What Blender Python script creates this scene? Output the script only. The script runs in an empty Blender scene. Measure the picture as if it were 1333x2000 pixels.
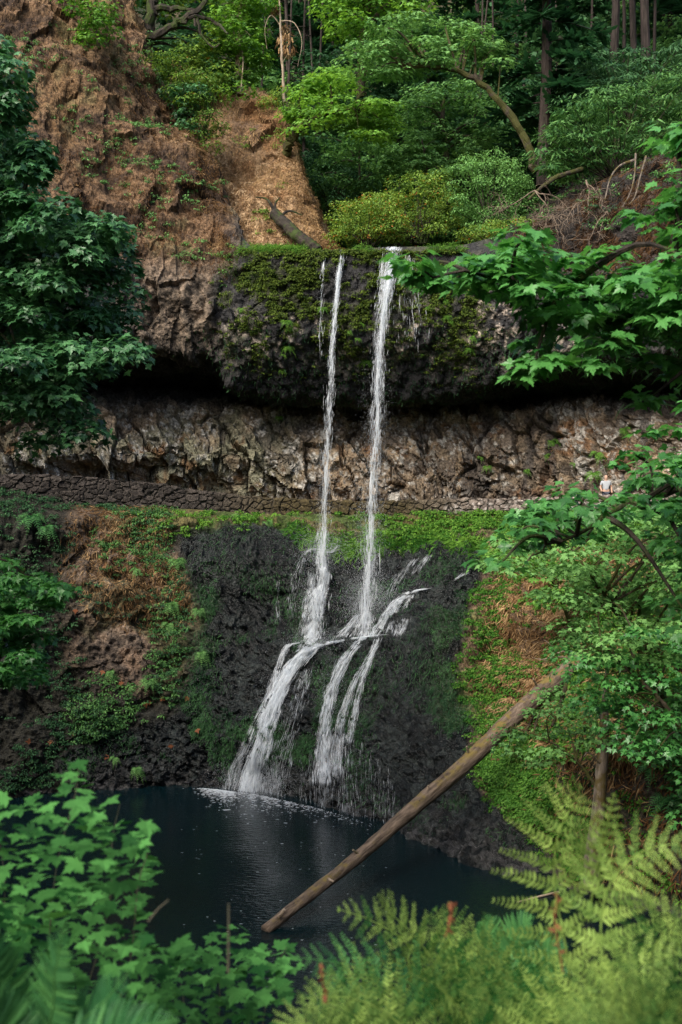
import bpy, math, random
import numpy as np
from mathutils import Vector

# ------------------------------------------------------------------ camera, world, sun
random.seed(7)
RNG = np.random.default_rng(11)
S = bpy.context.scene
COL = S.collection
F = 2160.0                                  # focal length in pixels of the 1333 x 2000 photograph
CU, CV = 666.5, 1000.0

def P(u, v, Y):
    return np.array([(u - CU) * Y / F, Y, (CV - v) * Y / F])

cam_d = bpy.data.cameras.new('camera')
cam = bpy.data.objects.new('camera', cam_d)
COL.objects.link(cam)
cam.location = (0, 0, 0)
cam.rotation_euler = (math.radians(90), 0, 0)
cam_d.sensor_fit = 'VERTICAL'
cam_d.sensor_height = 36.0
cam_d.sensor_width = 24.0
cam_d.lens = 36.0 * F / 2000.0
cam_d.clip_start = 0.05
cam_d.clip_end = 600
cam_d.dof.use_dof = True
cam_d.dof.focus_distance = 54.0
cam_d.dof.aperture_fstop = 3.3
S.camera = cam

SUN_EL, SUN_AZ = 43.0, 214.0                 # azimuth measured clockwise from +Y: behind the camera, to the left
W = bpy.data.worlds.new('World')
S.world = W
W.use_nodes = True
wn = W.node_tree
wn.nodes.clear()
sky = wn.nodes.new('ShaderNodeTexSky')
sky.sky_type = 'NISHITA'
sky.sun_disc = False
sky.sun_elevation = math.radians(SUN_EL)
sky.sun_rotation = math.radians(SUN_AZ)
sky.air_density = 1.0
sky.dust_density = 3.0
bg = wn.nodes.new('ShaderNodeBackground')
bg.inputs['Strength'].default_value = 0.12
wo = wn.nodes.new('ShaderNodeOutputWorld')
wn.links.new(sky.outputs[0], bg.inputs[0])
wn.links.new(bg.outputs[0], wo.inputs[0])

sd = bpy.data.lights.new('sun', 'SUN')
sd.energy = 2.3
sd.angle = math.radians(32)
sd.color = (1.0, 0.95, 0.86)
sun = bpy.data.objects.new('sun', sd)
COL.objects.link(sun)
_e, _a = math.radians(SUN_EL), math.radians(SUN_AZ)
_d = Vector((math.sin(_a) * math.cos(_e), math.cos(_a) * math.cos(_e), math.sin(_e)))
sun.rotation_euler = _d.to_track_quat('Z', 'Y').to_euler()

S.view_settings.view_transform = 'Standard'
S.view_settings.look = 'None'
S.view_settings.exposure = 1.3
S.view_settings.gamma = 1.0
S.render.engine = 'CYCLES'
cy = S.cycles
cy.use_denoising = True
cy.denoising_prefilter = 'NONE'
try:
    cy.denoiser = 'OPENIMAGEDENOISE'
    cy.denoising_input_passes = 'RGB_ALBEDO_NORMAL'
except Exception:
    pass
cy.max_bounces = 6
cy.diffuse_bounces = 3
cy.glossy_bounces = 2
cy.transmission_bounces = 3
cy.transparent_max_bounces = 12
cy.caustics_reflective = False
cy.caustics_refractive = False
cy.sample_clamp_indirect = 1.5
cy.sample_clamp_direct = 8.0

# ------------------------------------------------------------------ numeric helpers
def nrmz(a):
    return a / np.maximum(np.linalg.norm(a, axis=-1, keepdims=True), 1e-9)

def _hash(ix, iy, iz, seed):
    h = (ix.astype(np.int64) * 374761393 + iy.astype(np.int64) * 668265263 + iz.astype(np.int64) * 2147483647 + seed * 974634777) & 0xFFFFFFFF
    h = ((h ^ (h >> 13)) * 1274126177) & 0xFFFFFFFF
    h = ((h ^ (h >> 16)) * 2246822519) & 0xFFFFFFFF
    h = h ^ (h >> 15)
    return (h & 0xFFFFFF) / float(0x1000000)

def vnoise(p, seed=0):
    i = np.floor(p)
    f = p - i
    f = f * f * f * (f * (f * 6 - 15) + 10)
    ix, iy, iz = (i[..., k].astype(np.int64) for k in range(3))
    r = 0
    for dx in (0, 1):
        wx = f[..., 0] if dx else 1 - f[..., 0]
        for dy in (0, 1):
            wy = f[..., 1] if dy else 1 - f[..., 1]
            for dz in (0, 1):
                wz = f[..., 2] if dz else 1 - f[..., 2]
                r = r + wx * wy * wz * _hash(ix + dx, iy + dy, iz + dz, seed)
    return r

def fbm(p, octv=4, seed=0, gain=0.5):
    a, s, t = 1.0, 0.0, 0.0
    for k in range(octv):
        s = s + a * vnoise(p * (2.03 ** k) + 17.3 * k, seed + k * 31)
        t += a
        a *= gain
    return s / t                              # about 0..1, mean .5

def cells(p, seed=0):
    """nearest and second distance, vector to the nearest centre, three random numbers of that cell"""
    i = np.floor(p).astype(np.int64)
    f1 = np.full(p.shape[:-1], 1e9)
    f2 = np.full(p.shape[:-1], 1e9)
    vec = np.zeros(p.shape)
    rid = np.zeros(p.shape)
    for dx in (-1, 0, 1):
        for dy in (-1, 0, 1):
            for dz in (-1, 0, 1):
                jx, jy, jz = i[..., 0] + dx, i[..., 1] + dy, i[..., 2] + dz
                c = np.stack([jx + _hash(jx, jy, jz, seed + 1), jy + _hash(jx, jy, jz, seed + 2), jz + _hash(jx, jy, jz, seed + 3)], -1)
                d = np.linalg.norm(c - p, axis=-1)
                m = d < f1
                f2 = np.where(m, f1, np.minimum(f2, d))
                f1 = np.where(m, d, f1)
                vec = np.where(m[..., None], p - c, vec)
                r = np.stack([_hash(jx, jy, jz, seed + 5), _hash(jx, jy, jz, seed + 6), _hash(jx, jy, jz, seed + 7)], -1)
                rid = np.where(m[..., None], r, rid)
    return f1, f2, vec, rid

def sst(x, a, b):
    t = np.clip((x - a) / (b - a), 0, 1)
    return t * t * (3 - 2 * t)

def mix(a, b, t):
    t = np.clip(t, 0, 1)[..., None]
    return np.asarray(a) * (1 - t) + np.asarray(b) * t

def blob(U, V, u, v, ru, rv):
    return np.clip(1.35 - np.sqrt(((U - u) / ru) ** 2 + ((V - v) / rv) ** 2), 0, 1)

def gsm(a, sig, axis):
    if sig <= 0:
        return a
    r = int(3 * sig + 1)
    k = np.exp(-0.5 * (np.arange(-r, r + 1) / sig) ** 2)
    k /= k.sum()
    pad = [(0, 0), (0, 0)]
    pad[axis] = (r, r)
    b = np.pad(a, pad, mode='edge')
    return np.apply_along_axis(lambda x: np.convolve(x, k, mode='valid'), axis, b)

# ------------------------------------------------------------------ mesh helpers
def mesh_np(name, V, Fc, mat=None, parent=None, smooth=False, attrs=None, mods=None, link=True):
    V = np.asarray(V, dtype=np.float32)
    Fc = np.asarray(Fc, dtype=np.int32)
    me = bpy.data.meshes.new(name)
    n, k = Fc.shape
    me.vertices.add(len(V))
    me.vertices.foreach_set('co', V.ravel())
    me.loops.add(n * k)
    me.loops.foreach_set('vertex_index', Fc.ravel())
    me.polygons.add(n)
    me.polygons.foreach_set('loop_start', np.arange(0, n * k, k, dtype=np.int32))
    me.polygons.foreach_set('loop_total', np.full(n, k, dtype=np.int32))
    me.polygons.foreach_set('use_smooth', np.full(n, bool(smooth)))
    for an, av in (attrs or {}).items():
        av = np.asarray(av, dtype=np.float32)
        if av.ndim == 2:
            at = me.attributes.new(an, 'FLOAT_COLOR', 'POINT')
            c4 = np.ones((len(V), 4), dtype=np.float32)
            c4[:, :3] = av
            at.data.foreach_set('color', c4.ravel())
        else:
            at = me.attributes.new(an, 'FLOAT', 'POINT')
            at.data.foreach_set('value', av.ravel())
    me.update(calc_edges=True)
    me.validate()
    if mat is not None:
        me.materials.append(mat)
    o = bpy.data.objects.new(name, me)
    COL.objects.link(o)
    if parent is not None:
        o.parent = parent
    return o

def tag(o, label, cat, group=None, kind=None):
    o['label'] = label
    o['category'] = cat
    if group:
        o['group'] = group
    if kind:
        o['kind'] = kind
    return o

def struct(o, label=None):
    o['kind'] = 'structure'
    if label:
        o['label'] = label
    return o

def stuff(o, label, cat):
    o['kind'] = 'stuff'
    o['label'] = label
    o['category'] = cat
    return o

def empty(name, loc, label, cat, group=None):
    o = bpy.data.objects.new(name, None)
    o.empty_display_size = 0.3
    COL.objects.link(o)
    o.location = tuple(float(c) for c in loc)
    return tag(o, label, cat, group)

class MB:
    """collects triangles with an optional tint"""
    def __init__(s):
        s.V, s.F, s.T, s.n = [], [], [], 0
    def add(s, V, Fc, T=None):
        V = np.asarray(V, float)
        s.V.append(V)
        s.F.append(np.asarray(Fc, int) + s.n)
        s.T.append(np.full(len(V), 0.5) if T is None else np.asarray(T, float))
        s.n += len(V)
    def build(s, name, mat, parent=None, origin=None, smooth=False):
        V = np.concatenate(s.V)
        if origin is not None:
            V = V - np.asarray(origin)
        return mesh_np(name, V, np.concatenate(s.F), mat, parent, smooth, {'tint': np.concatenate(s.T)})

def tube(mb, pts, rad, sides=8, tint=0.5, rough=0.0, seed=0, cap=True):
    pts = np.asarray(pts, float)
    rad = np.broadcast_to(np.asarray(rad, float), (len(pts),))
    t = np.gradient(pts, axis=0)
    t = nrmz(t)
    ref = np.array([0.0, 0.0, 1.0]) if abs(t[:, 2]).mean() < 0.8 else np.array([0.0, 1.0, 0.0])
    a = nrmz(np.cross(t, ref))
    b = np.cross(t, a)
    th = np.linspace(0, 2 * np.pi, sides, endpoint=False)
    R = rad[:, None]
    if rough > 0:
        q = np.stack([np.cos(th)[None, :] + 0 * R, np.sin(th)[None, :] + 0 * R, np.arange(len(pts))[:, None] * 0.35 + 0 * th[None, :]], -1)
        R = R * (1 + rough * (vnoise(q * 1.7 + seed, seed) - 0.5) * 2)
    V = pts[:, None, :] + R[..., None] * (np.cos(th)[None, :, None] * a[:, None, :] + np.sin(th)[None, :, None] * b[:, None, :])
    n = len(pts)
    idx = np.arange(n * sides).reshape(n, sides)
    q0, q1 = idx[:-1], idx[1:]
    r0, r1 = np.roll(q0, -1, 1), np.roll(q1, -1, 1)
    f = np.concatenate([np.stack([q0, r0, q1], -1).reshape(-1, 3), np.stack([r0, r1, q1], -1).reshape(-1, 3)])
    V = V.reshape(-1, 3)
    if cap:
        V = np.concatenate([V, pts[:1], pts[-1:]])
        c0, c1 = n * sides, n * sides + 1
        e0, e1 = idx[0], idx[-1]
        f = np.concatenate([f, np.stack([np.full(sides, c0), np.roll(e0, -1), e0], -1), np.stack([np.full(sides, c1), e1, np.roll(e1, -1)], -1)])
    mb.add(V, f, np.full(len(V), tint) if np.isscalar(tint) else tint)

def curve(pts, n):
    """Catmull-Rom through control points (any dimension)"""
    p = np.asarray(pts, float)
    q = np.concatenate([2 * p[:1] - p[1:2], p, 2 * p[-1:] - p[-2:-1]])
    t = np.linspace(0, len(p) - 1 - 1e-6, n)
    i = t.astype(int)
    f = (t - i)[:, None]
    a, b, c, d = q[i], q[i + 1], q[i + 2], q[i + 3]
    return 0.5 * (2 * b + (c - a) * f + (2 * a - 5 * b + 4 * c - d) * f ** 2 + (3 * b - a - 3 * c + d) * f ** 3)

# ------------------------------------------------------------------ materials
def new_mat(name):
    m = bpy.data.materials.new(name)
    m.use_nodes = True
    nt = m.node_tree
    nt.nodes.clear()
    out = nt.nodes.new('ShaderNodeOutputMaterial')
    b = nt.nodes.new('ShaderNodeBsdfPrincipled')
    nt.links.new(b.outputs[0], out.inputs[0])
    return m, nt, b, out

def nd(nt, kind, **kw):
    n = nt.nodes.new(kind)
    for k, v in kw.items():
        if k in n.inputs.keys():
            n.inputs[k].default_value = v
        else:
            setattr(n, k, v)
    return n

def noise_node(nt, scale, detail=6, rough=0.6, vec=None):
    n = nt.nodes.new('ShaderNodeTexNoise')
    n.inputs['Scale'].default_value = scale
    n.inputs['Detail'].default_value = detail
    n.inputs['Roughness'].default_value = rough
    if vec is not None:
        nt.links.new(vec, n.inputs['Vector'])
    return n

def rock_material(name, bump=0.5, bscale=5.0, fine=7.0, lo=0.25, hi=2.0, spec=0.3):
    m, nt, b, out = new_mat(name)
    geo = nt.nodes.new('ShaderNodeNewGeometry')
    col = nd(nt, 'ShaderNodeAttribute', attribute_name='Col')
    rg = nd(nt, 'ShaderNodeAttribute', attribute_name='rough')
    n1 = noise_node(nt, fine, 5, 0.65, geo.outputs['Position'])
    mr = nd(nt, 'ShaderNodeMapRange')
    mr.inputs['From Min'].default_value = 0.3
    mr.inputs['From Max'].default_value = 0.7
    mr.inputs['To Min'].default_value = lo
    mr.inputs['To Max'].default_value = hi
    nt.links.new(n1.outputs[0], mr.inputs['Value'])
    vm = nd(nt, 'ShaderNodeVectorMath', operation='SCALE')
    nt.links.new(col.outputs['Color'], vm.inputs[0])
    nt.links.new(mr.outputs[0], vm.inputs['Scale'])
    nt.links.new(vm.outputs[0], b.inputs['Base Color'])
    nt.links.new(rg.outputs['Fac'], b.inputs['Roughness'])
    b.inputs['Specular IOR Level'].default_value = spec
    n2 = noise_node(nt, bscale, 9, 0.68, geo.outputs['Position'])
    bp = nd(nt, 'ShaderNodeBump', Strength=bump, Distance=0.5)
    nt.links.new(n2.outputs[0], bp.inputs['Height'])
    nt.links.new(bp.outputs[0], b.inputs['Normal'])
    return m

def leaf_material(name, dark, light, trans=0.3, rough=0.5, spec=0.35, odd=None):
    spec = spec * 0.45
    m, nt, b, out = new_mat(name)
    t = nd(nt, 'ShaderNodeAttribute', attribute_name='tint')
    cr = nt.nodes.new('ShaderNodeValToRGB')
    cr.color_ramp.elements[0].color = (*dark, 1)
    cr.color_ramp.elements[1].color = (*light, 1)
    cr.color_ramp.elements[0].position = 0.1
    cr.color_ramp.elements[1].position = 0.9
    if odd:
        e = cr.color_ramp.elements.new(0.97)
        e.color = (*light, 1)
        e = cr.color_ramp.elements.new(1.0)
        e.color = (*odd, 1)
    nt.links.new(t.outputs['Fac'], cr.inputs[0])
    nt.links.new(cr.outputs[0], b.inputs['Base Color'])
    b.inputs['Roughness'].default_value = rough
    b.inputs['Specular IOR Level'].default_value = spec
    tr = nt.nodes.new('ShaderNodeBsdfTranslucent')
    hs = nd(nt, 'ShaderNodeHueSaturation', Hue=0.485, Saturation=1.1, Value=1.5)
    nt.links.new(cr.outputs[0], hs.inputs['Color'])
    nt.links.new(hs.outputs[0], tr.inputs[0])
    mx = nt.nodes.new('ShaderNodeMixShader')
    mx.inputs[0].default_value = trans
    nt.links.new(b.outputs[0], mx.inputs[1])
    nt.links.new(tr.outputs[0], mx.inputs[2])
    nt.links.new(mx.outputs[0], out.inputs[0])
    return m

def bark_material(name, a, c, moss=None, moss_amt=0.5, scale=6.0, stretch=(1, 1, 0.15), bump=0.6, upmoss=False):
    m, nt, b, out = new_mat(name)
    tc = nt.nodes.new('ShaderNodeTexCoord')
    mp = nd(nt, 'ShaderNodeMapping')
    mp.inputs['Scale'].default_value = stretch
    nt.links.new(tc.outputs['Object'], mp.inputs[0])
    n1 = noise_node(nt, scale, 8, 0.65, mp.outputs[0])
    cr = nt.nodes.new('ShaderNodeValToRGB')
    cr.color_ramp.elements[0].color = (*a, 1)
    cr.color_ramp.elements[1].color = (*c, 1)
    cr.color_ramp.elements[0].position = 0.35
    cr.color_ramp.elements[1].position = 0.68
    nt.links.new(n1.outputs[0], cr.inputs[0])
    last = cr.outputs[0]
    if moss:
        n2 = noise_node(nt, 1.6, 6, 0.6, tc.outputs['Object'])
        mr = nd(nt, 'ShaderNodeMapRange')
        mr.inputs['From Min'].default_value = 0.62 - 0.3 * moss_amt
        mr.inputs['From Max'].default_value = 0.72 - 0.3 * moss_amt
        nt.links.new(n2.outputs[0], mr.inputs['Value'])
        fac = mr.outputs[0]
        if upmoss:
            g = nt.nodes.new('ShaderNodeNewGeometry')
            sx = nt.nodes.new('ShaderNodeSeparateXYZ')
            nt.links.new(g.outputs['Normal'], sx.inputs[0])
            m2 = nd(nt, 'ShaderNodeMapRange')
            m2.inputs['From Min'].default_value = 0.25
            m2.inputs['From Max'].default_value = 0.75
            nt.links.new(sx.outputs['Z'], m2.inputs['Value'])
            mu = nd(nt, 'ShaderNodeMath', operation='MULTIPLY')
            nt.links.new(fac, mu.inputs[0])
            nt.links.new(m2.outputs[0], mu.inputs[1])
            fac = mu.outputs[0]
        mx = nt.nodes.new('ShaderNodeMix')
        mx.data_type = 'RGBA'
        nt.links.new(fac, mx.inputs['Factor'])
        nt.links.new(last, mx.inputs['A'])
        mx.inputs['B'].default_value = (*moss, 1)
        last = mx.outputs['Result']
    nt.links.new(last, b.inputs['Base Color'])
    b.inputs['Roughness'].default_value = 0.9
    b.inputs['Specular IOR Level'].default_value = 0.2
    bp = nd(nt, 'ShaderNodeBump', Strength=bump, Distance=0.08)
    nt.links.new(n1.outputs[0], bp.inputs['Height'])
    nt.links.new(bp.outputs[0], b.inputs['Normal'])
    return m

def plain(name, c, rough=0.8, var=0.25, scale=30):
    m, nt, b, out = new_mat(name)
    tc = nt.nodes.new('ShaderNodeTexCoord')
    n1 = noise_node(nt, scale, 4, 0.6, tc.outputs['Object'])
    cr = nt.nodes.new('ShaderNodeValToRGB')
    cr.color_ramp.elements[0].color = (*[x * (1 - var) for x in c], 1)
    cr.color_ramp.elements[1].color = (*[min(1, x * (1 + var)) for x in c], 1)
    nt.links.new(n1.outputs[0], cr.inputs[0])
    nt.links.new(cr.outputs[0], b.inputs['Base Color'])
    b.inputs['Roughness'].default_value = rough
    return m

M_CLIFF = rock_material('cliff_rock', bump=0.7, bscale=3.5)
M_WET = rock_material('wet_rock', bump=0.7, bscale=6.0, fine=6, spec=0.38)
M_HILL = rock_material('hill_earth', bump=0.7, bscale=4.0, fine=8)
M_STONE = rock_material('wall_stone', bump=0.5, bscale=6.0, fine=8)
M_SOIL = rock_material('soil', bump=0.6, bscale=3.0)
L_TEAL = leaf_material('leaf_deep_green', (0.011, 0.052, 0.016), (0.095, 0.25, 0.088), 0.25, 0.40, 0.9)
L_GREEN = leaf_material('leaf_green', (0.020, 0.10, 0.018), (0.10, 0.30, 0.07), 0.38, 0.38, 1.0)
L_MID = leaf_material('leaf_mid_green', (0.026, 0.085, 0.022), (0.15, 0.31, 0.085), 0.3, 0.5, 0.35)
L_BRIGHT = leaf_material('leaf_bright_green', (0.045, 0.135, 0.018), (0.17, 0.345, 0.06), 0.38, 0.5, 0.3)
L_YELLOW = leaf_material('leaf_yellow_green', (0.045, 0.11, 0.018), (0.22, 0.33, 0.06), 0.35, 0.5, 0.3, odd=(0.32, 0.13, 0.03))
L_DARK = leaf_material('leaf_dark', (0.014, 0.048, 0.020), (0.065, 0.155, 0.055), 0.25, 0.55, 0.3)
L_CONIFER = leaf_material('conifer_needles', (0.010, 0.036, 0.018), (0.045, 0.12, 0.05), 0.2, 0.6, 0.3)
L_FERN = leaf_material('bracken_green', (0.020, 0.09, 0.018), (0.28, 0.40, 0.095), 0.35, 0.5, 0.3)
L_SWORD = leaf_material('sword_fern_green', (0.022, 0.09, 0.03), (0.08, 0.22, 0.06), 0.3, 0.45, 0.4)
L_MOSS = leaf_material('cliff_moss', (0.014, 0.032, 0.007), (0.135, 0.19, 0.03), 0.3, 0.6, 0.2)
L_GRASS = leaf_material('ledge_grass', (0.026, 0.10, 0.013), (0.16, 0.31, 0.045), 0.35, 0.6, 0.2)
L_DRY = leaf_material('dry_grass_blades', (0.14, 0.08, 0.036), (0.46, 0.31, 0.155), 0.2, 0.8, 0.1)
L_SHRUB = leaf_material('shrub_leaf', (0.012, 0.06, 0.014), (0.085, 0.25, 0.06), 0.32, 0.55, 0.15)
L_BROWN = leaf_material('brown_moss_tufts', (0.03, 0.016, 0.008), (0.15, 0.078, 0.034), 0.15, 0.8, 0.1)
L_DEAD = leaf_material('withered_leaf', (0.09, 0.03, 0.016), (0.28, 0.11, 0.05), 0.3, 0.6, 0.2)
B_DARK = bark_material('bark_dark', (0.012, 0.010, 0.008), (0.05, 0.04, 0.03), (0.035, 0.05, 0.012), 0.5)
B_CONIFER = bark_material('bark_conifer', (0.014, 0.011, 0.009), (0.06, 0.045, 0.038), (0.05, 0.055, 0.03), 0.1)
B_MOSSY = bark_material('bark_mossy', (0.022, 0.017, 0.011), (0.08, 0.062, 0.044), (0.045, 0.045, 0.012), 0.7)
B_PALE = bark_material('bark_pale', (0.16, 0.12, 0.085), (0.38, 0.30, 0.22), (0.10, 0.09, 0.03), 0.2)
B_SNAG = bark_material('bark_snag', (0.05, 0.04, 0.032), (0.22, 0.18, 0.14), (0.08, 0.06, 0.02), 0.5)
B_LOG = bark_material('bark_log', (0.04, 0.028, 0.02), (0.19, 0.14, 0.10), (0.15, 0.11, 0.035), 0.45, scale=7.0, stretch=(1.2, 1.2, 0.22), bump=0.8, upmoss=True)
B_TWIG = plain('twig_wood', (0.05, 0.046, 0.026), 0.8)
B_STEM = plain('red_stem', (0.14, 0.05, 0.03), 0.6)
B_FERNSTEM = plain('fern_stem', (0.20, 0.20, 0.06), 0.6)

# ------------------------------------------------------------------ lofted terrain
class Loft:
    def __init__(s, us, rows, du, spacing, sig_u=6, sig_v=2.5):
        us = np.asarray(us, float)
        U = np.arange(us[0], us[-1] + du * 0.5, du)
        Vr = np.stack([np.interp(U, us, np.broadcast_to(np.asarray(r[0], float), us.shape)) for r in rows])
        Yr = np.stack([np.interp(U, us, np.broadcast_to(np.asarray(r[1], float), us.shape)) for r in rows])
        Vr = gsm(Vr, sig_u, 1)
        Yr = gsm(Yr, sig_u, 1)
        par = [0.0]
        vv, yy = [], []
        for k in range(len(rows) - 1):
            dz = (Vr[k + 1] - Vr[k]) * 55 / F
            dy = Yr[k + 1] - Yr[k]
            n = max(2, int(np.percentile(np.hypot(dz, dy), 75) / spacing))
            t = np.arange(n)[:, None] / n
            vv.append(Vr[k] * (1 - t) + Vr[k + 1] * t)
            yy.append(Yr[k] * (1 - t) + Yr[k + 1] * t)
        vv.append(Vr[-1:])
        yy.append(Yr[-1:])
        V = gsm(np.concatenate(vv), sig_v, 0)
        Y = gsm(np.concatenate(yy), sig_v, 0)
        s.U = np.broadcast_to(U, V.shape).copy()
        s.V = V
        X = (s.U - CU) * Y / F
        s.P = np.stack([X, Y, (CV - V) * Y / F], -1)
        s.normals()
    def normals(s):
        a = np.gradient(s.P, axis=1)
        b = np.gradient(s.P, axis=0)
        n = nrmz(np.cross(b, a))
        s.N = n                                # faces the camera on a wall running left to right
        if s.N[..., 1].mean() > 0:
            s.N = -s.N
    def displace(s, d):
        s.P = s.P + s.N * d[..., None]
        s.normals()
    def faces(s):
        h, w = s.U.shape
        i = np.arange(h * w).reshape(h, w)
        return np.stack([i[:-1, :-1], i[1:, :-1], i[1:, 1:], i[:-1, 1:]], -1).reshape(-1, 4)
    def build(s, name, mat, col, rough, parent=None):
        rough = np.broadcast_to(np.asarray(rough, float), s.U.shape)
        return mesh_np(name, s.P.reshape(-1, 3), s.faces(), mat, parent, False, {'Col': np.clip(col, 0.002, 1).reshape(-1, 3), 'rough': rough.ravel()})
    def proj(s):
        s.pu = CU + s.P[..., 0] * F / s.P[..., 1]
        s.pv = CV - s.P[..., 2] * F / s.P[..., 1]
    def depth(s, u, v, first=0):
        """depth of the surface behind picture point (u, v), rows from `first` on"""
        if not hasattr(s, 'pu'):
            s.proj()
        j = int(np.clip(round((u - s.U[0, 0]) / (s.U[0, 1] - s.U[0, 0])), 0, s.U.shape[1] - 1))
        vv = np.maximum.accumulate(s.pv[first:, j])
        return float(np.interp(v, vv, s.P[first:, j, 1]))
    def at(s, u, v, off=0.0, first=0):
        y = s.depth(u, v, first) - off
        return P(u, v, y)

CU_ST = [-260, 0, 150, 215, 250, 275, 300, 345, 390, 420, 450, 480, 640, 760, 900, 1050, 1200, 1333, 1600]
def st(*a): return np.array(a, float)
SIX = np.array([-260, 0, 150, 300, 420, 480, 640, 760, 900, 1050, 1200, 1333, 1600], float)
def six(*a): return np.interp(CU_ST, SIX, np.array(a, float))
top_v = st(-700, -500, -250, -80, -10, 90, 150, 205, 270, 335, 400, 486, 489, 482, 480, 440, 360, 300, 200)
top_Y = st(66, 66, 66, 65.5, 65, 64, 63.5, 63, 62, 61, 59, 56.5, 55.3, 55.3, 55.5, 57, 55, 52, 48)
m1_v = np.maximum(top_v + 15, six(-200, -80, 60, 260, 430, 498, 498, 494, 494, 480, 440, 400, 300))
m1_Y = six(60, 60, 60, 60, 58, 55.8, 55.1, 55.1, 55.3, 54.6, 52, 49, 45)
m2_v = six(200, 250, 320, 420, 505, 560, 570, 570, 570, 560, 540, 520, 500)
m2_Y = six(55, 55.5, 56.5, 57.5, 56.5, 55.6, 55.3, 55.3, 55.2, 54, 51, 47.5, 43)
m3_v = six(480, 500, 520, 570, 610, 640, 650, 650, 650, 640, 620, 600, 600)
m3_Y = six(52, 53, 54.5, 56, 56, 55.7, 55.6, 55.6, 55.4, 53.8, 50.5, 47, 42)
bo_v = six(680, 680, 680, 678, 690, 764, 774, 776, 762, 712, 688, 680, 680)
bo_v[10] = 752
bo_Y = six(52, 53.5, 55, 56.5, 56.9, 57.9, 58.4, 58.4, 57.4, 54.9, 51.9, 48.2, 43.2)
ce_v = six(752, 752, 752, 752, 756, 784, 796, 798, 790, 772, 765, 760, 760)
ce_v[10] = 776
ce_Y = six(59.5, 60.5, 61.5, 63, 64, 63.4, 62.6, 62.6, 63.0, 62, 58.5, 54.5, 49.5)
w1_v = six(795, 795, 795, 795, 795, 800, 818, 820, 818, 810, 805, 800, 800)
w1_Y = six(57.3, 58.3, 59.3, 60.8, 61.8, 62.1, 62.5, 62.5, 62, 60, 56.5, 52.5, 47.5) - np.interp(CU_ST, [200, 400, 900, 1100], [0.3, 0.9, 0.9, 0.3])
w2_v = six(*[890] * 13)
w2_Y = six(56.3, 57.4, 58.3, 59.8, 60.9, 61.3, 61.7, 61.7, 61.3, 59.5, 56, 52, 47) - np.interp(CU_ST, [200, 400, 900, 1100], [0.3, 0.9, 0.9, 0.3])
w3_v = six(930, 935, 938, 942, 950, 955, 955, 955, 955, 955, 955, 955, 950)
w3_Y = six(56.5, 57.8, 60.0, 61.8, 62.5, 61.9, 61.5, 61.4, 61.1, 59.4, 55.9, 51.9, 47) - np.interp(CU_ST, [200, 400, 900, 1100], [0.3, 0.9, 0.9, 0.3])
ft_v = six(962, 970, 976, 986, 994, 998, 999, 999, 999, 999, 998, 992, 985)
ft_Y = six(56.4, 57.6, 59.0, 60.6, 61.4, 61.4, 61.4, 61.3, 61, 59.3, 55.8, 51.8, 47)
bk_v = np.where(np.array(CU_ST) < 470, top_v + 140, np.where(np.array(CU_ST) > 1000, top_v - 40, 588.0))
bk_Y = top_Y + np.where(np.array(CU_ST) < 470, 9, 15)

cl = Loft(CU_ST, [(bk_v, bk_Y), (top_v, top_Y), (m1_v, m1_Y), (m2_v, m2_Y), (m3_v, m3_Y), (bo_v, bo_Y), (ce_v, ce_Y), (w1_v, w1_Y), (w2_v, w2_Y), (w3_v, w3_Y), (ft_v, ft_Y)], 2.5, 0.075, 6, 2.5)
U, V, Q = cl.U, cl.V, cl.P
wall_m = sst(V, 772, 806) * (Q[..., 1] > 40)
hill_m = (1 - sst(U, 430, 480)) * (1 - sst(V, 470, 560))
face_m = (1 - wall_m) * (1 - hill_m)
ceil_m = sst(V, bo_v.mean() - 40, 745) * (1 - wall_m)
bank_m = sst(U, 960, 1080) * (1 - sst(V, 470, 560))
# broken columns of the back wall: faceted blocks, tall in z, leaning
wrp = np.stack([fbm(Q * 0.7, 3, 301), fbm(Q * 0.7, 3, 302), fbm(Q * 0.7, 3, 303)], -1) - 0.5
lean = Q + np.stack([0.28 * Q[..., 2], 0 * Q[..., 0], 0 * Q[..., 0]], -1) + wrp * 0.7
f1, f2, vec, rid = cells(lean * np.array([0.66, 0.4, 0.36]), 3)
b1 = (rid[..., 0] - 0.5) * 0.9 + (vec * (rid - 0.5)).sum(-1) * 1.1 - 0.45 * (1 - sst(f2 - f1, 0, 0.10)) * (rid[..., 2] > 0.2)
f1b, f2b, vecb, ridb = cells(lean * np.array([1.5, 1.0, 1.15]) + 9, 8)
b2 = (ridb[..., 0] - 0.5) * 0.36 + (vecb * (ridb - 0.5)).sum(-1) * 0.5 - 0.12 * (1 - sst(f2b - f1b, 0, 0.10)) * (ridb[..., 2] > 0.5)
f1c, f2c, vecc, ridc = cells(lean * np.array([3.6, 2.5, 3.0]) + 5, 21)
b3 = (ridc[..., 0] - 0.5) * 0.13 + (vecc * (ridc - 0.5)).sum(-1) * 0.2
n_lo = fbm(Q * 0.22, 3, 4) - 0.5
n_md = fbm(Q * 0.9, 4, 5) - 0.5
n_hi = fbm(Q * 3.2, 4, 6) - 0.5
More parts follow.
